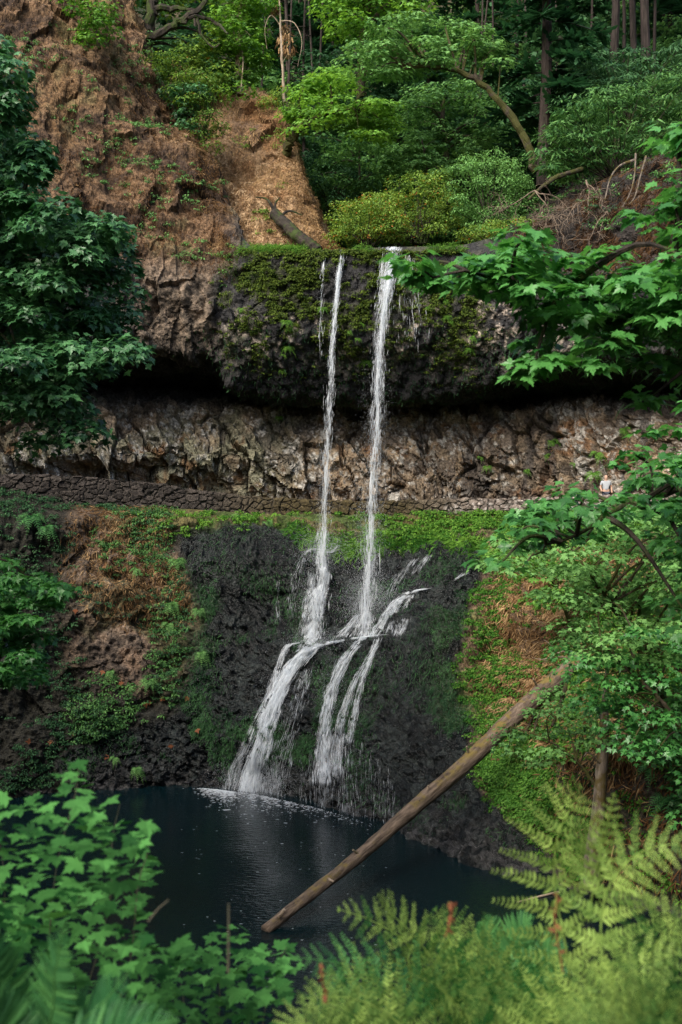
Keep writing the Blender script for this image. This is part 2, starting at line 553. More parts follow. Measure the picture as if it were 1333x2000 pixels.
# columns on the hill and the upper face: vertical ribs that hang out at their feet
f1d, f2d, vecd, ridd = cells(Q * np.array([1.1, 0.8, 0.5]) + 2, 33)
ribs = (ridd[..., 0] - 0.5) * 0.5 + (vecd * (ridd - 0.5)).sum(-1) * 0.6
f1e, f2e, vece, ride = cells(Q * np.array([2.6, 2.0, 1.8]) + 4, 44)
knob = 0.26 * (1 - np.clip(f1e, 0, 1)) + (ride[..., 0] - 0.5) * 0.22
left_brown = blob(U, V, 350, 590, 110, 120)
near_lip = sst(np.abs(V - top_v.mean()), 0, 1)
lipk = np.where((U > 470) & (U < 1000), sst(V, 486, 530), 1.0)
dsp = wall_m * (b1 * 0.75 + b2 + b3 + n_lo * 1.0) + hill_m * (ribs * 0.75 + knob * 0.6 + n_lo * 1.7 + n_md * 0.7 + n_hi * 0.35) \
    + face_m * (1 - hill_m) * lipk * (ribs * (0.35 + 1.2 * np.clip(left_brown, 0, 1)) + knob * (0.9 - 0.5 * np.clip(left_brown, 0, 1)) + n_md * 0.7 + n_hi * 0.4)
dsp[0] = 0
cl.displace(dsp)

C_DK, C_BAS = (0.022, 0.021, 0.021), (0.055, 0.050, 0.047)
nA, nB, nC = fbm(Q * 0.35, 4, 51), fbm(Q * 1.2, 5, 52), fbm(Q * 4.5, 4, 53)
nV = fbm(Q * np.array([1.6, 1.2, 0.25]), 4, 54)
# back wall colours
wl = mix(np.broadcast_to(np.array((0.10, 0.084, 0.064)), Q.shape), (0.185, 0.152, 0.11), sst(nB, 0.35, 0.65))
wl = mix(wl, (0.135, 0.142, 0.105), (1 - sst(U, 480, 680)) * sst(nA, 0.3, 0.55))
wl = wl * np.array((1.42, 1.28, 1.14)) * (0.55 + 0.9 * rid[..., 1] * 0.6 + 0.5 * ridb[..., 1])[..., None]
wl = mix(wl, (0.06, 0.052, 0.047), sst(ridb[..., 1], 0.62, 0.75) * 0.6)
wl = mix(wl, (0.17, 0.075, 0.025), sst(nA * 0.5 + nB * 0.5, 0.56, 0.64) * (V > 820) * 0.65)
wl = mix(wl, (0.36, 0.34, 0.30), sst(nC * 0.55 + fbm(Q * 1.1, 3, 57) * 0.45, 0.565, 0.62) * 0.85)
wl = mix(wl, (0.42, 0.40, 0.36), sst(fbm(Q * 7.0, 2, 58), 0.66, 0.74) * sst(fbm(Q * 0.8, 2, 59), 0.45, 0.6) * 0.9)
wl = mix(wl, (0.05, 0.042, 0.036), sst(nV * 0.7 + nB * 0.3, 0.48, 0.60) * sst(U, 740, 860) * 0.85)
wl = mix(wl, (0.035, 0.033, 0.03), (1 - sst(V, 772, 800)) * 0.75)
# hill colours
hl = mix(np.broadcast_to(np.array((0.036, 0.021, 0.012)), Q.shape), (0.135, 0.08, 0.042), sst(nB, 0.38, 0.62))
hl = mix(hl, (0.24, 0.155, 0.085), sst(nA * 0.6 + nC * 0.4, 0.50, 0.62) * (0.35 + 0.65 * sst(U - 0.55 * V, 60, 260)))
hl = mix(hl, (0.14, 0.075, 0.025), sst(nA, 0.56, 0.66) * 0.4)
hl = mix(hl, (0.07, 0.075, 0.03), sst(nB * 0.5 + nA * 0.5, 0.57, 0.66) * 0.45)
# upper face colours
fc = mix(np.broadcast_to(np.array(C_DK), Q.shape), C_BAS, sst(nB, 0.4, 0.65))
moss_w = sst(nA * 0.5 + nB * 0.5, 0.42, 0.56) * (1 - sst(V, 690, 770)) * sst(U, 400, 460) * (1 - sst(U, 900, 1000))
fc = mix(fc, (0.045, 0.052, 0.012), moss_w * 0.5)
lich = sst(nC * 0.6 + nB * 0.4, 0.50, 0.60) * (blob(U, V, 560, 655, 130, 60) + blob(U, V, 960, 650, 190, 80) + 0.6 * blob(U, V, 720, 690, 90, 60))
fc = mix(fc, (0.34, 0.28, 0.22), np.clip(lich * 1.3, 0, 1) * 0.9)
brn = mix(np.broadcast_to(np.array((0.042, 0.032, 0.022)), Q.shape), (0.165, 0.122, 0.085), sst(nC * 0.4 + nV * 0.6, 0.42, 0.62))
fc = mix(fc, brn, np.clip(left_brown * 1.4, 0, 1) * (1 - sst(U, 405, 430 + 0 * U)))
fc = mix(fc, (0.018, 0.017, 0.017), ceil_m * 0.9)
bank = mix(np.broadcast_to(np.array((0.022, 0.018, 0.015)), Q.shape), (0.075, 0.052, 0.036), sst(nB, 0.42, 0.66))
fc = mix(fc, bank, bank_m)
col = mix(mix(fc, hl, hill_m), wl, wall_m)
wetk = blob(U, V, 690, 560, 300, 180) * face_m
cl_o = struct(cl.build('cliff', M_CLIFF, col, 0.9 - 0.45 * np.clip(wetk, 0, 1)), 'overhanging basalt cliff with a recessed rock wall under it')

# the second, tan slope behind the front ridge
hu = [330, 380, 410, 440, 500, 535, 556, 600, 650, 700]
hs = Loft(hu, [
    (st(250, 230, 240, 250, 260, 270, 330, 430, 520, 560), st(86, 84, 82, 80, 78, 76, 75, 73, 71, 70)),
    (st(110, 130, 165, 165, 178, 192, 245, 372, 468, 492), st(76, 74, 72, 70, 68, 66.5, 65.3, 63.2, 61.2, 60.5)),
    (st(200, 215, 230, 235, 250, 265, 300, 400, 474, 494), st(72, 70, 68.5, 67, 65.7, 65, 64.4, 62.4, 60.8, 60.2)),
    (st(300, 305, 310, 320, 335, 345, 352, 430, 480, 497), st(68, 66.3, 65.2, 64.6, 64.0, 63.8, 63.6, 61.5, 60.4, 60)),
    (st(520, 520, 515, 510, 506, 504, 503, 503, 503, 505), st(60.5, 59.8, 59.2, 58.8, 58.6, 58.5, 58.5, 58.6, 58.9, 59.2))], 2.4, 0.085, 4, 2.5)
Uh, Vh, Qh = hs.U, hs.V, hs.P
_, _, vh, rh = cells(Qh * np.array([0.8, 0.6, 0.55]), 61)
hh = blob(Uh, Vh, 500, 250, 90, 70)
hs.displace((fbm(Qh * 0.3, 3, 62) - 0.5) * 1.6 + (fbm(Qh * 1.6, 4, 63) - 0.5) * 0.7 + np.clip(hh, 0, 1) * ((rh[..., 0] - 0.5) * 0.7 + (vh * (rh - 0.5)).sum(-1) * 0.8))
na, nb = fbm(Qh * 0.5, 4, 64), fbm(Qh * np.array([3.5, 2.5, 0.9]), 4, 65)
hc = mix(np.broadcast_to(np.array((0.19, 0.115, 0.06)), Qh.shape), (0.40, 0.27, 0.15), sst(nb, 0.38, 0.62))
hc = mix(hc, (0.10, 0.06, 0.036), np.clip(hh, 0, 1) * sst(nb, 0.3, 0.6))
hc = mix(hc, (0.20, 0.09, 0.03), sst(na, 0.54, 0.64) * 0.5)
hs_o = struct(hs.build('hill', M_HILL, hc, 0.95), 'steep tan slope of dry grass above the lip')

# ------------------------------------------------------------------ path, lower slope, pool, forest floor, near bank
pu = np.arange(-260, 1601, 8.0)
fY = np.interp(pu, CU_ST, ft_Y)
fv = np.interp(pu, CU_ST, ft_v)
pz = (CV - fv) * fY / F
WALL_BACK = 2.3
pv_, pf_ = [], []
for k, (dy, dz) in enumerate(((2.2, 0.05), (0.0, 0.02), (-1.2, 0.0), (-2.1, -0.02), (-2.1, -0.9))):
    y = fY + dy
    pv_.append(np.stack([(pu - CU) * y / F, y, pz + dz + 0.04 * (fbm(np.stack([pu * 0.02, 0 * pu + k, 0 * pu], -1), 3, 9) - 0.5)], -1))
pv_ = np.stack(pv_)
hh_, ww_ = pv_.shape[:2]
ii = np.arange(hh_ * ww_).reshape(hh_, ww_)
pfc = np.stack([ii[:-1, :-1], ii[1:, :-1], ii[1:, 1:], ii[:-1, 1:]], -1).reshape(-1, 4)
struct(mesh_np('path', pv_.reshape(-1, 3), pfc, M_SOIL, None, True, {'Col': np.tile((0.13, 0.09, 0.06), (hh_ * ww_, 1)), 'rough': np.full(hh_ * ww_, 0.95)}), 'trail running behind the falls')

POOL = -12.6
lu = [-260, 0, 150, 300, 400, 500, 600, 680, 760, 850, 930, 1000, 1100, 1200, 1333, 1600]
aY = np.interp(lu, CU_ST, ft_Y) - WALL_BACK - 0.15
aV = st(950, 953, 988, 991, 995, 1003, 1004, 1004, 1004, 1003, 1002, 1002, 1002, 1000, 995, 990)
bV = st(1000, 1000, 1005, 1015, 1030, 1040, 1068, 1070, 1062, 1048, 1045, 1050, 1040, 1040, 1040, 1040)
bY = st(52.6, 53.6, 54.9, 56.4, 57.0, 57.1, 55.4, 55.2, 55.6, 56.2, 56.3, 55.6, 53.2, 49.6, 46, 40)
cV = st(1110, 1110, 1110, 1110, 1100, 1095, 1110, 1120, 1120, 1085, 1090, 1120, 1110, 1100, 1100, 1100)
cY = st(51.5, 52.5, 53.8, 55.2, 55.2, 54.8, 54.2, 54.0, 53.8, 54.0, 54.2, 53.6, 50.6, 46.5, 43, 37)
dV = st(1210, 1210, 1210, 1200, 1190, 1190, 1232, 1232, 1232, 1170, 1180, 1210, 1210, 1210, 1210, 1210)
dY = st(51.0, 51.8, 52.6, 53.8, 53.9, 53.7, 52.6, 52.4, 52.0, 51.9, 52.2, 51.2, 47.8, 43.5, 40, 34)
eV = st(1290, 1290, 1290, 1290, 1290, 1285, 1250, 1248, 1248, 1260, 1280, 1290, 1290, 1290, 1290, 1290)
eY = st(50.4, 51.2, 51.9, 52.8, 52.9, 52.4, 51.3, 50.9, 50.6, 50.0, 50.2, 49.6, 46.0, 42.2, 38.7, 33)
fV = st(*[1400] * 16)
fYl = st(49.6, 50.3, 50.9, 51.6, 51.6, 50.9, 49.4, 48.6, 47.7, 46.6, 46.2, 45.2, 42.2, 39, 36, 31)
gV = st(1560, 1560, 1548, 1537, 1536, 1546, 1568, 1590, 1615, 1650, 1682, 1705, 1735, 1765, 1790, 1830)
gY = -POOL * F / (gV - CV)
hY = gY - 1.0
hV = CV + (-POOL + 1.6) * F / hY
sl = Loft(lu, [(aV, aY), (bV, bY), (cV, cY), (dV, dY), (eV, eY), (fV, fYl), (gV, gY), (hV, hY)], 2.5, 0.075, 8, 3.2)
U2, V2, Q2 = sl.U, sl.V, sl.P
black = blob(U2, V2, 650, 1330, 330, 290)
# edge of the black wet dome against the two grassy flanks
e_l = 345 + 30 * np.sin(V2 / 60.0) + 60 * (fbm(Q2 * 0.5, 3, 70) - 0.5) - 250 * sst(V2, 1380, 1500)
e_r = 930 + 25 * np.sin(V2 / 75.0) + 50 * (fbm(Q2 * 0.5, 3, 71) - 0.5) + 160 * sst(V2, 1520, 1690)
dome = sst(U2, e_l, e_l + 35) * (1 - sst(U2, e_r - 25, e_r + 10)) * sst(V2, 1028 + 0 * U2, 1050 + 22 * (U2 > 600))
nlo, nmd, nhi = fbm(Q2 * 0.25, 3, 72) - 0.5, fbm(Q2 * 1.0, 4, 73) - 0.5, fbm(Q2 * 4.0, 4, 74) - 0.5
g1, g2, gv_, gr = cells(Q2 * np.array([2.4, 2.0, 2.4]), 75)
h1, h2, hv_, hr = cells(Q2 * np.array([0.55, 0.5, 0.8]), 76)
d2 = nlo * 1.4 + nmd * (0.9 - 0.4 * dome) + nhi * (0.5 - 0.2 * dome) + dome * ((gr[..., 0] - 0.5) * 0.16 + (gv_ * (gr - 0.5)).sum(-1) * 0.35 + (hv_ * (hr - 0.5)).sum(-1) * 0.4) \
    + (1 - dome) * ((hr[..., 0] - 0.5) * 0.5 + nmd * 0.5)
s1, s2_, sv, sr = cells(Q2 * np.array([4.2, 4.0, 4.6]) + 3, 78)
d2 += dome * (0.9 * (sv * (sr - 0.5)).sum(-1) * 0.24 + (sr[..., 0] - 0.5) * 0.05)
d2 += 0.9 * blob(U2, V2, 480, 1085, 140, 60) - 0.5 * blob(U2, V2, 470, 1225, 130, 60) + 0.8 * blob(U2, V2, 830, 1290, 90, 120) + 0.6 * blob(U2, V2, 520, 1400, 120, 80)
d2 *= sst(V2, 1000, 1030)
sl.displace(d2)
nA2, nB2, nC2 = fbm(Q2 * 0.4, 4, 81), fbm(Q2 * 1.3, 5, 82), fbm(Q2 * 5.0, 4, 83)
c_d = mix(np.broadcast_to(np.array((0.0045, 0.006, 0.006)), Q2.shape), (0.019, 0.023, 0.021), sst(nB2 * 0.5 + nC2 * 0.5, 0.4, 0.62))
c_d = mix(c_d, (0.022, 0.04, 0.012), sst(nA2, 0.46, 0.60) * 0.75 * np.clip(blob(U2, V2, 470, 1220, 120, 80) + blob(U2, V2, 900, 1350, 70, 260) + 0.8 * blob(U2, V2, 600, 1420, 150, 120), 0, 1))
c_l = mix(np.broadcast_to(np.array((0.045, 0.032, 0.023)), Q2.shape), (0.155, 0.10, 0.065), sst(nB2, 0.38, 0.62))
c_l = mix(c_l, (0.19, 0.14, 0.10), blob(U2, V2, 220, 1180, 110, 110) * sst(nC2, 0.42, 0.6) * 0.8)
c_l = mix(c_l, (0.11, 0.055, 0.012), sst(nA2, 0.5, 0.62) * blob(U2, V2, 220, 1290, 120, 110))
c_l = mix(c_l, (0.03, 0.042, 0.012), sst(nA2 + 0.2 * nB2, 0.52, 0.64) * 0.6)
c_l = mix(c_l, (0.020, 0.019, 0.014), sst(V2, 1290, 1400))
c_l = mix(c_l, (0.018, 0.017, 0.011), 1 - sst(U2, 80, 210))  # shade of the left maple painted into the slope colour
c_r = mix(np.broadcast_to(np.array((0.10, 0.062, 0.036)), Q2.shape), (0.24, 0.16, 0.09), sst(nB2 * 0.6 + nC2 * 0.4, 0.4, 0.6))
c_r = mix(c_r, (0.10, 0.13, 0.03), sst(nA2, 0.45, 0.58) * 0.6)
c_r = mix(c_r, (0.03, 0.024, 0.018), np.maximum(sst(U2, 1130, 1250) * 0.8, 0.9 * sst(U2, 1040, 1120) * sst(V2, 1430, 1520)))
c_g = mix(np.broadcast_to(np.array((0.05, 0.075, 0.016)), Q2.shape), (0.10, 0.085, 0.03), sst(nB2, 0.45, 0.6))
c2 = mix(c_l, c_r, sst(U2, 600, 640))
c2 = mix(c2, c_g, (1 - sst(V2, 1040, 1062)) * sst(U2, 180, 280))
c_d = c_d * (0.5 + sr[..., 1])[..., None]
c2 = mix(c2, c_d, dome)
peb = sst(V2, gV.mean() - 40, gV.mean())
c2 = mix(c2, (0.05, 0.047, 0.046), np.clip(1 - np.abs(Q2[..., 2] - POOL) / 1.4, 0, 1) * 0.8 * sst(nC2, 0.4, 0.6))
rg = 0.92 * (1 - dome) + dome * (0.08 + 0.3 * nC2)
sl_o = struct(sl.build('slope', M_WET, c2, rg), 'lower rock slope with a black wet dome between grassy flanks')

def sheet(name, x0, x1, y0, y1, z, mat):
    return struct(mesh_np(name, [(x0, y0, z), (x1, y0, z), (x1, y1, z), (x0, y1, z)], [(0, 1, 2, 3)], mat))

def pool_material():
    m, nt, b, out = new_mat('pool_water')
    b.inputs['Base Color'].default_value = (0.002, 0.008, 0.010, 1)
    b.inputs['Roughness'].default_value = 0.04
    b.inputs['IOR'].default_value = 1.33
    geo = nt.nodes.new('ShaderNodeNewGeometry')
    mp = nd(nt, 'ShaderNodeMapping')
    mp.inputs['Scale'].default_value = (0.8, 1.6, 1.0)
    nt.links.new(geo.outputs['Position'], mp.inputs[0])
    n1 = noise_node(nt, 4.5, 3, 0.55, mp.outputs[0])
    n2 = noise_node(nt, 0.25, 2, 0.5, mp.outputs[0])
    mu = nd(nt, 'ShaderNodeMath', operation='MULTIPLY')
    nt.links.new(n1.outputs[0], mu.inputs[0])
    nt.links.new(n2.outputs[0], mu.inputs[1])
    bp = nd(nt, 'ShaderNodeBump', Strength=0.45, Distance=0.1)
    nt.links.new(mu.outputs[0], bp.inputs['Height'])
    nt.links.new(bp.outputs[0], b.inputs['Normal'])
    return m
sheet('water', -60, 60, 8, 58, POOL, pool_material())['label'] = 'dark plunge pool below the falls'

def grid_ground(name, xs, ys, zf, c0, c1, mat, label):
    X, Y = np.meshgrid(xs, ys)
    Z = zf(X, Y)
    Pq = np.stack([X, Y, Z], -1)
    i = np.arange(X.size).reshape(X.shape)
    fc_ = np.stack([i[:-1, :-1], i[:-1, 1:], i[1:, 1:], i[1:, :-1]], -1).reshape(-1, 4)
    t = fbm(Pq * 0.6, 4, 91)
    cc = mix(np.broadcast_to(np.array(c0), Pq.shape), c1, sst(t, 0.4, 0.6))
    return struct(mesh_np(name, Pq.reshape(-1, 3), fc_, mat, None, True, {'Col': cc.reshape(-1, 3), 'rough': np.full(X.size, 0.95)}), label)

def forest_z(X, Y):
    t = np.clip(Y - 68, 0, None)
    z = 12.9 + 0.10 * np.clip(Y - 58, 0, None) + 0.010 * t ** 2 + 0.45 * np.clip(np.abs(X - 2) - 7 - 0.02 * t, 0, None) * sst(Y, 60, 76)
    return z + 1.6 * (fbm(np.stack([X * 0.2, Y * 0.2, 0 * X], -1), 3, 92) - 0.5) * sst(Y, 60, 70)
grid_ground('ground', np.linspace(-90, 100, 160), np.linspace(57.2, 190, 140), forest_z, (0.02, 0.026, 0.012), (0.06, 0.045, 0.025), M_SOIL, 'forest floor climbing behind the lip')

def bank_z(X, Y):
    z = np.interp(Y, [-6, 0, 1.5, 3.2, 4.5, 6, 12, 20, 27, 30, 40], [-1.0, -1.62, -1.62, -1.78, -2.35, -3.15, -6.1, -9.9, -13.2, -15.0, -15.5])
    side = np.clip(np.abs(X) - (5.0 + 0.46 * np.clip(Y, 0, None)), 0, 22) * sst(Y, -8, 2)  # unseen canyon sides, added to shade the edges; the left one rises higher
    back = np.clip(-6 - Y, 0, 40) * 0.55  # unseen hill behind the camera, added to block the low sky
    return np.maximum(z + np.where(X < 0, 1.45, 1.25) * side, z + back) + 0.12 * (fbm(np.stack([X * 1.2, Y * 1.2, 0 * X], -1), 3, 93) - 0.5)
grid_ground('terrain', np.linspace(-46, 46, 240), np.linspace(-50, 40, 240), bank_z, (0.025, 0.022, 0.014), (0.06, 0.045, 0.03), M_SOIL, 'near bank under the ferns, with unseen slopes added around it for shade')

# ------------------------------------------------------------------ dry stone wall along the trail
wu = [-260, 0, 170, 260, 330, 400, 470, 640, 760, 860, 1000, 1100, 1200, 1333, 1600]
wtop = st(922, 926, 931, 939, 947, 960, 968, 977, 978, 975, 973, 972, 968, 960, 945)
wY = np.interp(wu, CU_ST, ft_Y) - WALL_BACK
wz = (CV - wtop) * wY / F
wbase = CV - (np.interp(wu, pu, pz) - 0.55) * F / wY
wl_ = Loft(wu, [(wbase, wY - 0.06), (wtop + 3, wY), (wtop, wY + 0.06), (CV - wz * F / (wY + 0.42), wY + 0.42), (wbase, wY + 0.5)], 1.5, 0.05, 5, 0.6)
Uw, Vw, Qw = wl_.U, wl_.V, wl_.P
k1, k2, kv, kr = cells(Qw * np.array([2.1, 2.0, 3.6]) + 0.9 * (np.stack([fbm(Qw * 1.3, 2, 311), fbm(Qw * 1.3, 2, 312), fbm(Qw * 1.3, 2, 313)], -1) - 0.5), 101)
gap = sst(k2 - k1, 0.0, 0.16)
wl_.displace((gap - 1) * 0.10 + (kr[..., 0] - 0.5) * 0.10 + (kv * (kr - 0.5)).sum(-1) * 0.12 + (fbm(Qw * 1.1, 3, 102) - 0.5) * 0.15)
wc = mix(np.broadcast_to(np.array((0.075, 0.06, 0.05)), Qw.shape), (0.19, 0.155, 0.13), kr[..., 1])
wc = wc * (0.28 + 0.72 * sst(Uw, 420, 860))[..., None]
wc = mix(wc, (0.055, 0.042, 0.018), np.clip(blob(Uw, Vw, 670, 990, 200, 80) * 1.3, 0, 1))
wc = mix(wc, (0.36, 0.32, 0.29), sst(fbm(Qw * 5, 3, 104), 0.56, 0.64) * sst(Uw, 840, 900) * 0.7)
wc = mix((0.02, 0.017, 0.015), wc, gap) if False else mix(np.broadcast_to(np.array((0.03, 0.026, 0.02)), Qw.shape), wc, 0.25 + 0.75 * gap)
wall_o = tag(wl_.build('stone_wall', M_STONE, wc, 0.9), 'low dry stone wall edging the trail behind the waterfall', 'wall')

# ------------------------------------------------------------------ falling water
def water_material(name, clear):
    m, nt, b, out = new_mat(name)
    t = nd(nt, 'ShaderNodeAttribute', attribute_name='tint')
    cr = nt.nodes.new('ShaderNodeValToRGB')
    cr.color_ramp.elements[0].color = (0.72, 0.77, 0.80, 1)
    cr.color_ramp.elements[1].color = (0.95, 0.96, 0.97, 1)
    nt.links.new(t.outputs['Fac'], cr.inputs[0])
    nt.links.new(cr.outputs[0], b.inputs['Base Color'])
    b.inputs['Roughness'].default_value = 0.35
    tr = nt.nodes.new('ShaderNodeBsdfTranslucent')
    nt.links.new(cr.outputs[0], tr.inputs[0])
    mx = nt.nodes.new('ShaderNodeMixShader')
    mx.inputs[0].default_value = 0.45
    nt.links.new(b.outputs[0], mx.inputs[1])
    nt.links.new(tr.outputs[0], mx.inputs[2])
    tp = nt.nodes.new('ShaderNodeBsdfTransparent')
    m2 = nt.nodes.new('ShaderNodeMixShader')
    m2.inputs[0].default_value = clear
    nt.links.new(mx.outputs[0], m2.inputs[1])
    nt.links.new(tp.outputs[0], m2.inputs[2])
    nt.links.new(m2.outputs[0], out.inputs[0])
    return m
M_WATER = water_material('falling_water', 0.35)
M_VEIL = water_material('water_veil', 0.5)
M_SPRAY = water_material('spray_drops', 0.6)

def veil_material(name, thr, gain, amax, sx, sy):
    m, nt, b, out = new_mat(name)
    ac = nd(nt, 'ShaderNodeAttribute', attribute_name='across')
    al = nd(nt, 'ShaderNodeAttribute', attribute_name='along')
    fd = nd(nt, 'ShaderNodeAttribute', attribute_name='fade')
    cx = nt.nodes.new('ShaderNodeCombineXYZ')
    m1 = nd(nt, 'ShaderNodeMath', operation='MULTIPLY'); m1.inputs[1].default_value = sx
    m2 = nd(nt, 'ShaderNodeMath', operation='MULTIPLY'); m2.inputs[1].default_value = sy
    nt.links.new(ac.outputs['Fac'], m1.inputs[0])
    nt.links.new(al.outputs['Fac'], m2.inputs[0])
    nt.links.new(m1.outputs[0], cx.inputs[0])
    nt.links.new(m2.outputs[0], cx.inputs[1])
    n1 = noise_node(nt, 1.0, 5, 0.62, cx.outputs[0])
    n1.inputs['Distortion'].default_value = 0.6
    mr = nd(nt, 'ShaderNodeMapRange')
    mr.inputs['From Min'].default_value = thr
    mr.inputs['From Max'].default_value = thr + gain
    mr.inputs['To Max'].default_value = amax
    nt.links.new(n1.outputs[0], mr.inputs['Value'])
    mu = nd(nt, 'ShaderNodeMath', operation='MULTIPLY')
    nt.links.new(mr.outputs[0], mu.inputs[0])
    nt.links.new(fd.outputs['Fac'], mu.inputs[1])
    b.inputs['Base Color'].default_value = (0.9, 0.93, 0.95, 1)
    b.inputs['Roughness'].default_value = 0.4
    tr = nt.nodes.new('ShaderNodeBsdfTranslucent')
    tr.inputs[0].default_value = (0.9, 0.93, 0.95, 1)
    mx = nt.nodes.new('ShaderNodeMixShader')
    mx.inputs[0].default_value = 0.45
    nt.links.new(b.outputs[0], mx.inputs[1])
    nt.links.new(tr.outputs[0], mx.inputs[2])
    tp = nt.nodes.new('ShaderNodeBsdfTransparent')
    m3 = nt.nodes.new('ShaderNodeMixShader')
    nt.links.new(mu.outputs[0], m3.inputs[0])
    nt.links.new(tp.outputs[0], m3.inputs[1])
    nt.links.new(mx.outputs[0], m3.inputs[2])
    nt.links.new(m3.outputs[0], out.inputs[0])
    return m
M_FALLVEIL = veil_material('falling_veil', 0.45, 0.30, 0.32, 7.0, 0.9)
M_SLIDEVEIL = veil_material('sliding_veil', 0.36, 0.36, 0.72, 7.0, 0.9)

def spindles(mb, c, d, half, w, rng):
    """elongated drops: c centres (n,3), d unit directions, half length, w half width"""
    n = len(c)
    ref = rng.normal(size=(n, 3))
    a = nrmz(np.cross(d, ref))
    b = np.cross(d, a)
    w = w[:, None]
    V = np.stack([c - d * half[:, None], c + a * w, c + (-0.5 * a + 0.87 * b) * w, c + (-0.5 * a - 0.87 * b) * w, c + d * half[:, None] * 1.3], 1)
    f = np.array([(0, 2, 1), (0, 3, 2), (0, 1, 3), (4, 1, 2), (4, 2, 3), (4, 3, 1)])
    Fc = (np.arange(n)[:, None, None] * 5 + f[None]).reshape(-1, 3)
    mb.add(V.reshape(-1, 3), Fc, np.repeat(rng.random(n), 5))

def plunge(name, label, path, n, seed):
    """path rows: u, v, Y, half width px, relative density"""
    rng = np.random.default_rng(seed)
    pt = np.asarray(path, float)
    q = curve(pt, 400)
    w = np.clip(q[:, 4], 0.01, None)
    w = w / w.sum()
    k = rng.choice(400, size=n, p=w)
    fr = rng.random(n)
    row = q[k]
    nx = np.clip(k + 1, 0, 399)
    row = row * (1 - fr[:, None]) + q[nx] * fr[:, None]
    # lacy grouping: cluster the lateral offsets so that strands and gaps form
    lane = rng.integers(0, 9, n)
    wob = fbm(np.stack([lane * 7.1, row[:, 1] / 45.0, 0 * row[:, 0]], -1), 3, seed) * 2 - 1
    off = np.where(rng.random(n) < 0.65, wob * 1.9 + rng.normal(size=n) * 0.16, rng.normal(size=n) * 0.75)
    core = rng.random(n) < 0.22
    off = np.where(core, 0.22 * rng.normal(size=n) + 0.5 * (fbm(np.stack([0 * row[:, 0], row[:, 1] / 70.0, 0 * row[:, 0]], -1), 2, seed + 3) * 2 - 1), off)
    u = row[:, 0] + off * row[:, 3] * 0.8
    y = row[:, 2] + rng.normal(size=n) * 0.10
    c = np.stack([(u - CU) * y / F, y, (CV - row[:, 1]) * y / F], -1)
    t = np.gradient(q, axis=0)
    d = np.stack([t[k, 0] * 55 / F, t[k, 2], -t[k, 1] * 55 / F], -1)
    d = nrmz(nrmz(d) + rng.normal(size=(n, 3)) * 0.10)
    half = rng.gamma(2.0, 0.07, n) * np.where(core, 2.6, 1.0)
    half = np.minimum(half, 0.03 + np.clip((row[:, 1] - pt[0, 1]) * 55 / F, 0, None) * 0.8)
    wid = rng.gamma(2.0, 0.0026, n) * np.where(core, 1.6, 1.0) + 0.0022
    mb = MB()
    spindles(mb, c, d, half, wid, rng)
    o = mb.build(name, M_VEIL)
    if n < 1000:
        return tag(o, label, 'waterfall')
    # the thin body of water: an oval tube whose skin is streaked and fades at its edges
    k = 20
    qq = q[::4]
    th = np.linspace(0, 2 * np.pi, k, endpoint=False)
    cx = np.cos(th)
    wv = 0.95 * qq[:, 3:4]
    lat = wv * cx[None] + (fbm(np.stack([0 * qq[:, 0], qq[:, 1] / 40.0, 0 * qq[:, 0]], -1), 3, seed + 9)[:, None] - 0.5) * 1.2 * wv
    yy = qq[:, 2:3] + 0.35 * wv * np.sin(th)[None] * 55 / F
    uu = qq[:, 0:1] + lat
    vv = np.repeat(qq[:, 1:2], k, 1)
    Vt = np.stack([(uu - CU) * yy / F, yy, (CV - vv) * yy / F], -1)
    n_ = len(qq)
    ix = np.arange(n_ * k).reshape(n_, k)
    fc_ = np.stack([ix[:-1], np.roll(ix[:-1], -1, 1), np.roll(ix[1:], -1, 1), ix[1:]], -1).reshape(-1, 4)
    dn = np.clip(qq[:, 4:5] / 2.2, 0.25, 1.0) * np.minimum(1, np.arange(n_)[:, None] / 2.0 + 0.2)
    fd_ = (1 - cx[None] ** 2) ** 0.8 * dn
    mesh_np('veil', Vt.reshape(-1, 3), fc_, M_FALLVEIL, o, True, {'across': (lat * 55 / F + seed).ravel(), 'along': (-vv * 55 / F).ravel(), 'fade': fd_.ravel()})
    return tag(o, label, 'waterfall')

plunge('waterfall', 'thin left stream of the falls dropping free past the trail', [
    (668, 489, 55.3, 4, 2.6), (667, 506, 55.0, 6, 2.4), (660, 560, 54.7, 6, 1.8), (652, 640, 54.5, 6, 1.4), (648, 740, 54.4, 8, 1.3),
    (641, 850, 54.2, 9, 1.1), (636, 950, 54.1, 10, 1.0), (632, 1030, 54.0, 11, 1.1), (628, 1082, 53.9, 14, 1.5)], 2000, 201)
plunge('waterfall', 'broader right stream of the falls with a lacy white sheet at its lip', [
    (768, 482, 55.3, 14, 3.0), (764, 500, 55.0, 17, 2.8), (755, 560, 54.6, 17, 2.4), (746, 640, 54.4, 14, 1.6), (740, 740, 54.2, 13, 1.3),
    (735, 850, 54.0, 12, 1.1), (727, 980, 53.6, 12, 1.0), (721, 1100, 53.2, 13, 1.2), (715, 1215, 52.6, 22, 2.0)], 4300, 202)
plunge('waterfall', 'faint drizzle of drips left of the thin stream at the lip', [
    (634, 502, 55.1, 5, 2), (630, 540, 54.9, 6, 1.2), (627, 620, 54.8, 8, 0.7), (625, 700, 54.7, 10, 0.3)], 110, 203)
plunge('waterfall', 'short scatter of drips falling right of the broad stream', [
    (798, 498, 55.1, 10, 2), (802, 530, 54.9, 16, 1.0), (810, 600, 54.8, 40, 0.6), (812, 680, 54.7, 45, 0.2)], 260, 204)
